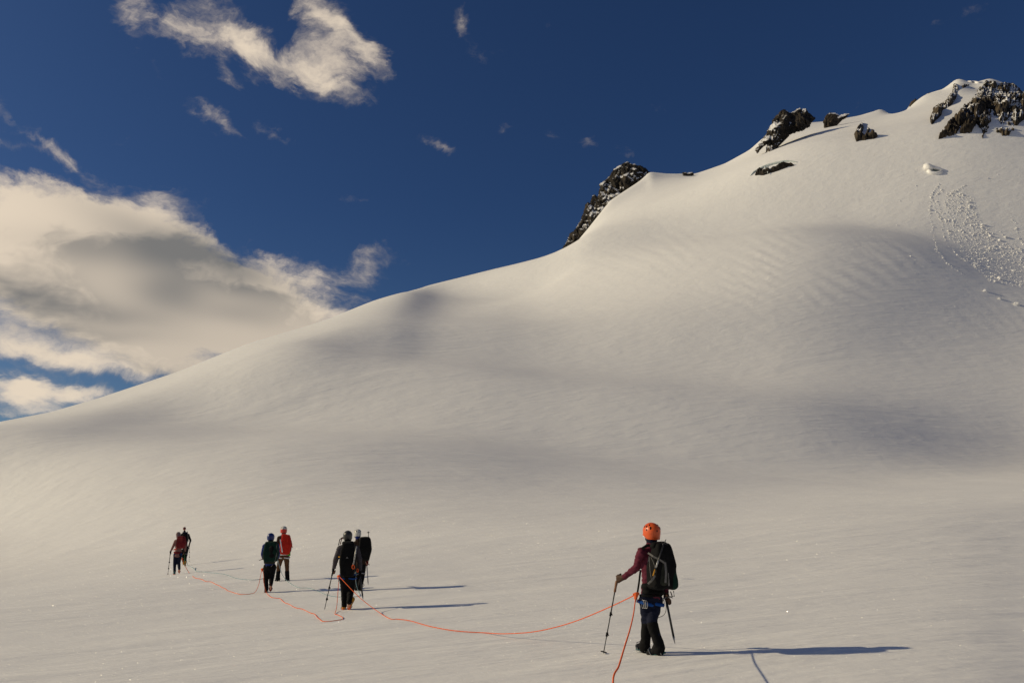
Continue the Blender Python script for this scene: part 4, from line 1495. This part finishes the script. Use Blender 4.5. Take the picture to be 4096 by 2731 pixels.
ribbon('buckle', [S(2700, 2296, -.20), S(2706, 2297, -.20)], .02, .012, C['black'], pack)
melt('hip_belt', [[(S(2588, 2345, -.02), (.085, .10, .06)), (S(2634, 2345, .03), (.10, .11, .06))], [(S(2590, 2366, -.01), (.085, .11, .05)), (S(2630, 2368, .03), (.10, .12, .05))]], C['black'], pack, .013, 3, .008, 10)
put_tube('haul_loop', [S(2682, 2364, -.12), S(2689, 2384, -.13), S(2697, 2384, -.13), S(2694, 2362, -.12)], .007, C['black'], pack, 6)
put_tube('haul_loop', [S(2671, 2362, -.1), S(2676, 2384, -.11), S(2690, 2386, -.11)], .007, C['black'], pack, 6)
put_tube('bungee', arc(S(2598, 2228, -.33), S(2605, 2312, -.36), (-.012, -.03, 0)), .004, C['grey'], pack, 5)
put_tube('bungee', arc(S(2604, 2228, -.33), S(2622, 2288, -.37), (.01, -.03, 0)), .004, C['grey'], pack, 5)
trekking_pole('black trekking pole with brown grip planted by the orange-helmet climber', S(2467, 2322, .33), S(2412, 2622, .30))
pole2 = thing('trekking_pole', S(2616, 2290, -.36), 'folded trekking pole strapped upright to the black and green backpack', 'trekking pole')
put_tube('shaft', [S(2616, 2290, -.40), S(2655, 2175, -.36)], .0095, C['dmetal'], pole2)
put_tube('shaft', [S(2624, 2268, -.405), S(2633, 2240, -.40)], .012, C['lshaft'], pole2)
put_tube('ferrule', [S(2612, 2302, -.405), S(2620, 2276, -.403)], .008, C['yellowb'], pole2)
put_tube('tip', [S(2655, 2175, -.36), S(2664, 2156, -.35)], [.009, .004], C['dmetal'], pole2)
for (a, b_) in (((2647, 2168), (2671, 2178)), ((2650, 2179), (2660, 2166))):
    put_tube('basket_arm', [S(*a, -.37), S(*b_, -.35)], [.008, .004], C['dmetal'], pole2, 6)
ice_axe('dark shafted ice axe held point down in the right hand of the orange-helmet climber', S(2663, 2388, .05), S(2700, 2574, .02), (.5, .5, .1), 'dmetal', .0155)
put_tube('leash', arc(S(2660, 2395, .05), S(2626, 2468, .04), (.06, 0, -.06)), .004, C['grey'], near, 5)
put_tube('side_strap', [S(2562, 2278, .12), S(2556, 2330, .13), S(2550, 2368, .12)], .014, C['black'], near, 6)

# --- the climber in the slate jacket
gm, PG, YG, (fG, rG, uG) = person(dict(
    label='climber in slate grey jacket and dark helmet, one orange sole lifted', foot=(1374, 2437), yaw=-4, vox=.018, jacket='greyj', trousers='black', helmet='hblack', harness='blue', glove='black', boot='yellowb', sole='orangeb', fat=1.08, loop=.05, vents=False,
    grip={'L': (-.2, 0, -1), 'R': (.1, 0, -1)},
    j=J(head=(1391, 2144, .02), neck=(1391, 2166, 0), shL=(1362, 2190, 0), shR=(1424, 2190, 0), elL=(1344, 2234, .02), elR=(1438, 2236, .02), wrL=(1336, 2268, .12), wrR=(1441, 2276, .06),
        haL=(1332, 2280, .15), haR=(1442, 2291, .08), hipL=(1376, 2306, 0), hipR=(1405, 2306, 0), knL=(1377, 2364, .05), knR=(1403, 2362, .06), anL=(1377, 2424, .02), anR=(1397, 2412, -.22),
        heelL=(1373, 2437, -.04), toeL=(1370, 2437, .24), heelR=(1397, 2404, -.27), toeR=(1394, 2438, -.10))))
SG = lambda px, py, d: at(px, py, YG + d)
pk = thing('backpack', SG(1391, 2298, -.2), 'black backpack with small pale triangle mark worn by the slate jacket climber', 'backpack')
rot_box(pk, 'main_bag', SG(1392, 2236, -.26), fG, rG, (.37, .26, .78), C['black'], lean=.05, vox=.018, taper=(.9, .8), wr=.010)
melt('lid', [[(SG(1378, 2172, -.24), (.06, .11, .06)), (SG(1406, 2172, -.24), (.06, .11, .06))]], C['char'], pk, .018, 3, .006)
V = rel(pk, [SG(1383, 2232, -.425), SG(1394, 2232, -.425), SG(1388.5, 2225, -.425)])
V += rel(pk, [SG(1383, 2232, -.40), SG(1394, 2232, -.40), SG(1388.5, 2225, -.40)])
mesh_obj('logo', [tuple(v) for v in V], [(0, 1, 2), (5, 4, 3), (0, 3, 4, 1), (1, 4, 5, 2), (2, 5, 3, 0)], C['grey'], pk, smooth_shade=False)
ribbon('strap', [SG(1366, 2200, -.36), SG(1369, 2216, -.38), SG(1372, 2226, -.39)], .02, .006, C['grey'], pk)
ribbon('strap', [SG(1353, 2226, -.12), SG(1360, 2226, -.16)], .025, .012, C['yellowb'], pk)
ribbon('strap', [SG(1362, 2230, -.3), SG(1361, 2290, -.28)], .016, .006, C['char'], pk)
for (dx, L_) in ((0, 0), (7, 4)):
    put_tube('loose_strap', [SG(1373 - dx * .3, 2148, -.2), SG(1366 - dx, 2156, -.2), SG(1361 - dx, 2176 + L_, -.2)], .012, C['darkred'] if dx == 0 else C['black'], pk, 6)
ax = thing('ice_axe', SG(1413, 2257, -.42), 'pale drilled ice axe shaft with red loop strapped to the black backpack', 'ice axe')
put_tube('shaft', [SG(1427, 2184, -.40), SG(1413, 2257, -.42)], .017, C['lshaft'], ax)
for q in (.15, .3, .45, .6, .75, .9):
    a, b_ = SG(1427, 2184, -.421), SG(1413, 2257, -.441)
    put_tube('hole', [a.lerp(b_, q), a.lerp(b_, q + .03)], .008, C['black'], ax, 6)
put_tube('tether', [SG(1413 + 4.5 * math.sin(w), 2266 + 8 * math.cos(w), -.43) for w in np.linspace(0, 6.3, 15)], .010, C['rope'], ax, 6)
trekking_pole('thin black trekking pole beside the slate jacket climber, reaching left', SG(1333, 2276, .15), SG(1297, 2442, .16), 'black', basket=False, rad=.012)
ice_axe('dark ice axe hanging from the right hand of the slate jacket climber', SG(1438, 2292, .06), SG(1452.5, 2398, .0), (.6, .4, .1), 'dmetal', .019)
put_tube('gear_loop', [SG(1430 + 3 * math.sin(w), 2280 + 7 * math.cos(w), -.16) for w in np.linspace(0, 6.3, 13)], .009, C['rope'], gm, 6)

# --- the climber in the pale helmet
wm, PW, YW, (fW, rW, uW) = person(dict(
    label='climber in pale helmet and blue neck gaiter beside the slate jacket climber', foot=(1433, 2360), yaw=-6, hyaw=-30, vox=.02, jacket='dbrown', trousers='black', helmet='hwhite', buff='bluej', boot='black', fat=.98, glove='darkred', gaiter='black',
    grip={'L': (0, .3, -1), 'R': (.1, 0, -1)},
    j=J(head=(1430, 2134, .02), neck=(1432, 2152, 0), shL=(1420, 2171, 0), shR=(1462, 2170, 0), elL=(1412, 2208, .15), elR=(1473, 2210, .05), wrL=(1420, 2228, .35), wrR=(1470, 2240, .08),
        haL=(1422, 2230, .44), haR=(1469, 2250, .09), hipL=(1432, 2264, 0), hipR=(1451, 2264, 0), knL=(1430, 2310, .05), knR=(1448, 2308, .06), anL=(1429, 2350, .0), anR=(1440, 2346, -.15),
        heelL=(1428, 2360, -.04), toeL=(1426, 2360, .24), heelR=(1441, 2345, -.20), toeR=(1439, 2361, -.05))))
SW = lambda px, py, d: at(px, py, YW + d)
pk = thing('backpack', SW(1461, 2235, -.2), 'large plain dark backpack worn by the climber in the pale helmet', 'backpack')
rot_box(pk, 'main_bag', SW(1460, 2194, -.24), fW, rW, (.37, .28, .66), C['olive' if False else 'black'], lean=.03, vox=.02, taper=(.82, .86), wr=.010)
melt('lid', [[(SW(1446, 2155, -.22), (.07, .12, .07)), (SW(1470, 2154, -.22), (.08, .12, .07))]], C['olive'], pk, .02, 3, .006)
ribbon('strap', [SW(1438, 2168, -.34), SW(1440, 2180, -.36)], .03, .01, C['olive'], pk)
put_tube('loose_strap', [SW(1474, 2160, -.2), SW(1479, 2168, -.2), SW(1481, 2177, -.2)], .008, C['black'], pk, 6)
a_ = thing('ice_axe', SW(1474, 2170, -.2), 'slim ice axe standing upright out of the large dark backpack', 'ice axe')
put_tube('shaft', [SW(1474, 2172, -.2), SW(1473.4, 2124, -.2)], .010, C['dmetal'], a_)
put_tube('head', [SW(1467.5, 2129, -.2), SW(1473.4, 2128, -.2), SW(1479.5, 2129, -.2)], [.008, .014, .006], C['dmetal'], a_, 6)
put_tube('spike', [SW(1473.4, 2126, -.2), SW(1473.3, 2122, -.2)], [.008, .003], C['metal'], a_, 6)
ice_axe('long pale ice axe hanging from the right hand of the climber in the pale helmet', SW(1467, 2254, .08), SW(1473, 2339, .06), (-.8, .2, .1), 'lshaft', .015)
put_tube('gear_loop', [SW(1453 + 3 * math.sin(w), 2338 + 5 * math.cos(w), -.1) for w in np.linspace(0, 6.3, 11)], .008, C['black'], wm, 6)

# --- the climber in the blue helmet
bm_, PB, YB, (fB, rB, uB) = person(dict(
    label='climber in blue helmet and blue jacket stepping forward, one red sole lifted', foot=(1063, 2369), yaw=2, vox=.02, jacket='bluej', trousers='black', helmet='hblue', boot='black', sole='darkred', glove='black', fat=1.0, vents=False,
    grip={'L': (0, .4, -1), 'R': (0, .3, -1)},
    j=J(head=(1083, 2149, .02), neck=(1083, 2166, 0), shL=(1060, 2181, 0), shR=(1107, 2180, 0), elL=(1051, 2213, .06), elR=(1113, 2214, .06), wrL=(1052, 2228, .28), wrR=(1111, 2228, .26),
        haL=(1054, 2229, .37), haR=(1109, 2229, .35), hipL=(1067, 2266, 0), hipR=(1091, 2266, 0), knL=(1064, 2312, .06), knR=(1087, 2310, .06), anL=(1066, 2358, .02), anR=(1083, 2340, -.20),
        heelL=(1064, 2369, -.05), toeL=(1062, 2369, .24), heelR=(1083, 2335, -.26), toeR=(1082, 2363, -.10))))
SB = lambda px, py, d: at(px, py, YB + d)
pk = thing('backpack', SB(1082, 2250, -.2), 'dark green backpack with grey side panels worn by the blue helmet climber', 'backpack')
rot_box(pk, 'main_bag', SB(1084, 2206, -.25), fB, rB, (.42, .28, .60), C['green'], lean=.04, vox=.02, taper=(.92, .84), wr=.010)
melt('lid', [[(SB(1070, 2172, -.24), (.08, .12, .06)), (SB(1098, 2171, -.24), (.08, .12, .06))]], C['green'], pk, .02, 3, .006)
melt('side_panel', [[(SB(1061, 2200, -.32), (.06, .07, .12)), (SB(1058, 2228, -.30), (.07, .07, .06))]], C['olive'], pk, .02, 3, .006)
melt('sleeping_mat', [[(SB(1062, 2247, -.28), .06), (SB(1094, 2247, -.28), .06)]], C['olive'], pk, .02, 3, .004, label='rolled olive grey mat under the pack')
melt('front_panel', [[(SB(1088, 2195, -.37), (.10, .04, .12)), (SB(1088, 2222, -.36), (.11, .04, .08))]], C['black'], pk, .02, 3, .006)
ribbon('strap', [SB(1105, 2180, -.36), SB(1105, 2220, -.37), SB(1098, 2246, -.35)], .02, .008, C['grey'], pk)
ribbon('strap', [SB(1074, 2192, -.37), SB(1064, 2212, -.38)], .02, .008, C['grey'], pk)
po = thing('trekking_pole', SB(1037, 2240, .1), 'short end of a dark pole sticking out behind the blue helmet climber', 'trekking pole')
put_tube('shaft', [SB(1056, 2233, .05), SB(1036, 2240, -.05)], [.012, .008], C['dmetal'], po)
put_tube('grip', [SB(1060, 2232, .07), SB(1047, 2236, .0)], .016, C['black'], po)
put_tube('leash', arc(SB(1096, 2244, -.2), SB(1083, 2266, -.15), (.0, 0, -.03)), .006, C['grey'], bm_, 5)
put_tube('boot_strap', [SB(1057 , 2305, .0), SB(1054, 2312, .0), SB(1055, 2330, .0)], .012, C['darkred'], bm_, 5)

# --- the climber with the red backpack
rm, PR, YR, (fR, rR, uR) = person(dict(
    label='climber in brown trousers and white topped helmet standing with legs apart', foot=(1136, 2322), yaw=2, hyaw=-12, vox=.02, jacket='dbrown', trousers='brown', helmet='hwhite', htrim='hred', buff='rose', harness='white', boot='black', glove='limeg', gaiter='black', gaiter_top=.45, fat=.98, loop=.10,
    grip={'L': (0, .4, -1), 'R': (0, .2, -1)},
    j=J(head=(1135, 2119, .02), neck=(1135, 2134, 0), shL=(1117, 2149, 0), shR=(1154, 2148, 0), elL=(1110, 2180, .04), elR=(1163, 2178, .0), wrL=(1116, 2202, .14), wrR=(1159, 2203, .05),
        haL=(1118, 2208, .2), haR=(1157, 2212, .06), hipL=(1125, 2224, 0), hipR=(1146, 2224, 0), knL=(1115, 2266, .03), knR=(1148, 2265, .03), anL=(1111, 2312, .02), anR=(1149, 2312, .02),
        heelL=(1113, 2323, -.04), toeL=(1101, 2322, .22), heelR=(1149, 2323, -.04), toeR=(1145, 2323, .24))))
SR = lambda px, py, d: at(px, py, YR + d)
pk = thing('backpack', SR(1142, 2214, -.2), 'bright red backpack worn by the climber in brown trousers', 'backpack')
rot_box(pk, 'main_bag', SR(1143, 2177, -.22), fR, rR, (.36, .24, .68), C['red'], lean=.03, vox=.02, taper=(.86, .78), wr=.010)
melt('lid', [[(SR(1133, 2141, -.22), (.06, .10, .06)), (SR(1150, 2142, -.22), (.06, .10, .05))]], C['red'], pk, .02, 3, .010)
put_tube('loose_strap', [SR(1164, 2160, -.1), SR(1167, 2175, -.1), SR(1170, 2190, -.1)], .009, C['red'], pk, 6)
melt('loose_flap', [[(SR(1122, 2204, -.3), .035), (SR(1128, 2200, -.3), .04)]], C['red'], pk, .02, 2, .006)
ribbon('strap', [SR(1121, 2156, -.33), SR(1124, 2178, -.345), SR(1128, 2200, -.34), SR(1129, 2212, -.3)], .035, .012, C['white'], pk)
melt('glove_clip', [[(SR(1154, 2216, -.12), .045), (SR(1159, 2218, -.12), .035)]], C['limeg'], rm, .018, 2, .008)
band = helmet(rm, PR['head'] + Vector((0, 0, .002)), C['hred'], R(-12), 0, 1.03, None)
band.name = 'helmet_band'

# --- the climber in the mauve hood
lm, PL, YL, (fL, rL, uL) = person(dict(
    label='climber in mauve hood and dusty rose jacket leaning on a pole', foot=(697, 2297), yaw=6, vox=.022, jacket='rose', trousers='navy', hood='mauve', boot='teal', sole='orangeb', glove='black', cuff='orangeb', fat=1.0, hem=True,
    grip={'L': (-.1, 0, -1), 'R': (0, 0, -1)},
    j=J(head=(714, 2136, .04), neck=(715, 2150, 0), shL=(703, 2162, 0), shR=(734, 2160, 0), elL=(694, 2182, .03), elR=(742, 2182, .02), wrL=(685, 2200, .10), wrR=(740, 2203, .05),
        haL=(681, 2208, .13), haR=(739, 2211, .06), hipL=(703, 2216, 0), hipR=(720, 2216, 0), knL=(699, 2254, .05), knR=(715, 2252, .06), anL=(698, 2288, .02), anR=(717, 2276, -.2),
        heelL=(697, 2297, -.05), toeL=(696, 2297, .24), heelR=(717, 2271, -.25), toeR=(717, 2295, -.08))))
SL = lambda px, py, d: at(px, py, YL + d)
pk = thing('backpack', SL(722, 2195, -.2), 'dark red backpack worn by the climber in the mauve hood', 'backpack')
rot_box(pk, 'main_bag', SL(724, 2170, -.24), fL, rL, (.42, .26, .52), C['darkred'], lean=.04, vox=.022, taper=(.85, .84), wr=.010)
melt('lid', [[(SL(716, 2148, -.22), (.08, .12, .06)), (SL(734, 2148, -.22), (.08, .12, .06))]], C['darkred'], pk, .022, 3, .006)
ribbon('strap', [SL(707, 2156, -.36), SL(704, 2172, -.38), SL(700, 2190, -.34)], .025, .01, C['rose'], pk)
ribbon('hip_belt', [SL(694, 2198, -.12), SL(706, 2194, -.2)], .05, .015, C['red'], pk)
trekking_pole('dark trekking pole beside the climber in the mauve hood', SL(682, 2206, .13), SL(671, 2299, .14), 'black', basket=True, rad=.014)
ice_axe('green shafted ice axe held by the climber in the mauve hood', SL(738, 2214, .05), SL(739.5, 2266, .04), (.9, .2, .1), 'gshaft', .020)
melt('jacket_hem', [[(SL(711, 2207, 0), (.19, .15, .05)), (SL(711, 2212, 0), (.18, .15, .05))]], C['darkred'], lm, .022, 2, .006)
ribbon('side_stripe', [SL(699, 2212, -.1), SL(696, 2219, -.1)], .02, .01, C['blue'], lm)
ribbon('side_stripe', [SL(724, 2212, -.12), SL(725, 2220, -.1)], .02, .01, C['blue'], lm)

# --- the climber in the red beanie
fm, PF, YF, (fF, rF, uF) = person(dict(
    label='climber in red beanie and black pack ahead of the mauve hood climber', foot=(738, 2262), yaw=-3, vox=.022, jacket='char', trousers='black', beanie='beanie', boot='yellowb', sole='yellowb', glove='black', fat=1.0,
    grip={'L': (0, .3, -1), 'R': (0, 0, -1)},
    j=J(head=(738, 2114, .02), neck=(738, 2126, 0), shL=(728, 2136, 0), shR=(753, 2137, 0), elL=(724, 2160, .05), elR=(762, 2160, .02), wrL=(728, 2176, .2), wrR=(759, 2172, .12),
        haL=(730, 2178, .28), haR=(758, 2178, .15), hipL=(733, 2200, 0), hipR=(747, 2200, 0), knL=(733, 2230, .05), knR=(742, 2230, .06), anL=(732, 2245, -.25), anR=(741, 2254, .02),
        heelL=(731, 2242, -.28), toeL=(732, 2259, -.12), heelR=(740, 2262, -.05), toeR=(739, 2262, .23))))
SF = lambda px, py, d: at(px, py, YF + d)
pk = thing('backpack', SF(740, 2192, -.2), 'black backpack worn by the climber in the red beanie', 'backpack')
rot_box(pk, 'main_bag', SF(739, 2158, -.24), fF, rF, (.34, .26, .70), C['black'], lean=.03, vox=.022, taper=(.9, .82), wr=.010)
melt('lid', [[(SF(734, 2130, -.22), (.07, .11, .06)), (SF(745, 2130, -.22), (.07, .11, .06))]], C['navy'], pk, .022, 3, .006)
ribbon('strap', [SF(750, 2124, -.2), SF(751, 2136, -.25), SF(754, 2165, -.25)], .03, .01, C['grey'], pk)
melt('gear_bag', [[(SF(752, 2186, -.2), .06), (SF(753, 2194, -.2), .05)]], C['black'], pk, .02, 2, .01)
trekking_pole('slim trekking pole to the right of the climber in the red beanie', SF(758, 2176, .15), SF(757, 2247, .16), 'black', shaft='lshaft', basket=True, rad=.012)


# ------------------------------------------------------------------ ropes
def smooth_path(pts, n=6):
    """Catmull-Rom through the points"""
    P = [Vector(p) for p in pts]
    P = [P[0] * 2 - P[1]] + P + [P[-1] * 2 - P[-2]]
    out = []
    for i in range(1, len(P) - 2):
        a, b, c, d = P[i - 1], P[i], P[i + 1], P[i + 2]
        for k in range(n):
            t = k / n
            out.append(.5 * ((2 * b) + (c - a) * t + (2 * a - 5 * b + 4 * c - d) * t * t + (3 * b - a - 3 * c + d) * t ** 3))
    out.append(P[-2])
    return out


def G(px, py, lift=.012):
    p = on_ground(px, py)
    p.z += lift
    return p


def wavy(pts, amp):
    out = []
    for i, p in enumerate(pts):
        q = Vector((noise.noise(Vector((i * .37, 1, 0))), noise.noise(Vector((i * .37, 5, 0))), 0)) * amp
        w = p + q
        w.z = ground_z(w.x, w.y) + .012
        out.append(w)
    return out


rope = thing('climbing_rope', PN['hipL'], 'orange climbing rope linking four climbers across the snow', 'rope')
RR = .0072


def rope_run(name, pts, rad=RR, mat='rope', e=rope):
    pts = smooth_path(pts)
    rads = [max(rad, p.y * 0.00029) for p in pts]
    put_tube(name, pts, rads, C[mat], e, 7)


kn = S(2545, 2376, -.02)
rope_run('rope_length', [kn, S(2540, 2410, -.9), at(2534, 2455, 9.4), at(2520, 2515, 8.0), at(2500, 2580, 7.1), at(2476, 2660, 6.4), at(2452, 2731, 6.0), Vector((.62, 5.0, .30)), Vector((.4, 3.4, .30)), Vector((.22, 1.8, .5)), Vector((.08, .55, .85))])
kg = SG(1357, 2303, -.05)
gl = [G(*q) for q in ((1559, 2475), (1590, 2477), (1638, 2483), (1708, 2503), (1770, 2516), (1821, 2524), (1880, 2529), (1940, 2532))]
lift = [at(2030, 2533, 0), ]
pE, pS = kn, gl[-1]
hang = []
for i, (px, py) in enumerate(((2017, 2533), (2143, 2524), (2284, 2489), (2424, 2433))):
    t = (i + 1) / 5.0
    Yq = pS.y + (pE.y - pS.y) * t
    hang.append(at(px, py, Yq))
sl = [SG(1372, 2320, -.3), SG(1437, 2387, -.8), SG(1507, 2441, -1.3)]
rope_run('rope_length', [kg] + sl + gl + hang + [kn])
gr = [(1340, 2455), (1349, 2459), (1358, 2463), (1366, 2467), (1371, 2471), (1369, 2477), (1350, 2481), (1330, 2484), (1308, 2486), (1290, 2485), (1280, 2478), (1269, 2469), (1262, 2460), (1255, 2455), (1246, 2453), (1236, 2449), (1222, 2442), (1208, 2436),
      (1190, 2433), (1175, 2428), (1164, 2421), (1152, 2415), (1142, 2412), (1133, 2406), (1126, 2399), (1119, 2394), (1103, 2392), (1086, 2389), (1074, 2380), (1066, 2370)]
kb = SB(1050, 2275, -.02)
rope_run('rope_length', [kg, SG(1352, 2364, -.12), SG(1347, 2425, -.14)] + [G(*q) for q in gr] + [SB(1057, 2340, -.14), SB(1054, 2296, -.08), kb])
gr = [(1002, 2375), (982, 2377), (960, 2377), (948, 2374), (937, 2371), (922, 2366), (909, 2361), (900, 2354), (890, 2350), (876, 2342), (862, 2336), (850, 2329), (839, 2326), (829, 2326), (820, 2324), (810, 2318), (801, 2315), (788, 2313), (775, 2308)]
kl = SL(729, 2233, -.05)
rope_run('rope_length', [kb, SB(1044, 2294, -.05), SB(1035, 2336, -.1), SB(1021, 2366, -.1)] + [G(*q) for q in gr] + [SL(757, 2290, .1), SL(741, 2263, .1), kl])
for (c, s) in ((kn, .032), (kg, .036), (kb, .032), (kl, .03)):
    melt('knot', [[(c, s), (c - Vector((.01, 0, .05)), s * .8)], [(c + Vector((.03, 0, .01)), s * .6), (c - Vector((.035, 0, 0)), s * .55)]], C['rope'], rope, .010, 1, .008, 30)
put_tube('tie_in', [kn + Vector((0, -.03, -.06)), kn + Vector((-.02, -.03, -.09)), kn + Vector((.01, -.03, -.10)), kn + Vector((.02, -.03, -.06))], .009, C['darkred'], rope, 6)

rope2 = thing('climbing_rope', SR(1124, 2236, -.1), 'thin grey blue climbing rope linking the three farther climbers', 'rope')
r2 = .006
rope_run('rope_length', [SF(743, 2214, .0), SF(746, 2240, .0)] + [G(*q) for q in ((752, 2262), (766, 2267), (778, 2275), (783, 2270), (780, 2279), (787, 2284), (815, 2287), (843, 2290), (872, 2293), (899, 2297), (922, 2305), (946, 2313), (975, 2317), (1002, 2319), (1030, 2318), (1060, 2312), (1085, 2308))] +
         [SR(1098, 2296, .0), SR(1107, 2262, -.05), SR(1112, 2236, -.1)], r2, 'rope2', rope2)
rope_run('rope_length', [SR(1112, 2240, -.12), SR(1122, 2278, -.2), SR(1133, 2304, -.2)] + [G(*q) for q in ((1151, 2326), (1160, 2332), (1169, 2338), (1182, 2345), (1194, 2350), (1210, 2351), (1222, 2351), (1240, 2353), (1255, 2358), (1280, 2368), (1302, 2378), (1325, 2384), (1348, 2387), (1380, 2388), (1414, 2387), (1440, 2382))] +
         [SW(1433, 2362, -.3), SW(1424, 2330, -.2), SW(1424, 2285, -.1)], r2, 'rope2', rope2)


# ------------------------------------------------------------------ glinting crystals on the snow
m, nt, b = new_mat('ice_crystal')
b.inputs['Base Color'].default_value = (0.95, 0.95, 0.95, 1)
b.inputs['Metallic'].default_value = 0.6
b.inputs['Roughness'].default_value = 0.42
M_CRYSTAL = m
NS = 15000
_x = 4200 * rng.beta(0.95, 1.35, NS) - 40
_y = 1930 + 830 * rng.beta(1.15, 1.15, NS)
_h = hits(_x, _y)
V, F = [], []
for k in range(NS):
    p = Vector(_h[k])
    if p.y > 120: continue
    vw = (Vector((0, 0, HC)) - p).normalized()
    n = (vw + SUN).normalized() + Vector(rng.normal(0, .36, 3))
    n.normalize()
    s = rng.lognormal(0, .4) * 0.57 * mpp(_y[k], p.y)
    s = min(s, 0.02)
    t1 = n.cross(Vector((0, 0, 1))).normalized(); t2 = n.cross(t1)
    c = p + Vector((0, 0, s * .6))
    i0 = len(V)
    V += [tuple(c + t1 * s), tuple(c + t2 * s * .8), tuple(c - t1 * s), tuple(c - t2 * s * .8)]
    F.append((i0, i0 + 1, i0 + 2, i0 + 3))
o = mesh_obj('snow_crystals', V, F, M_CRYSTAL, smooth_shade=False)
tag(o, 'glinting ice crystals scattered over the snow surface', 'ice crystals', kind='stuff')
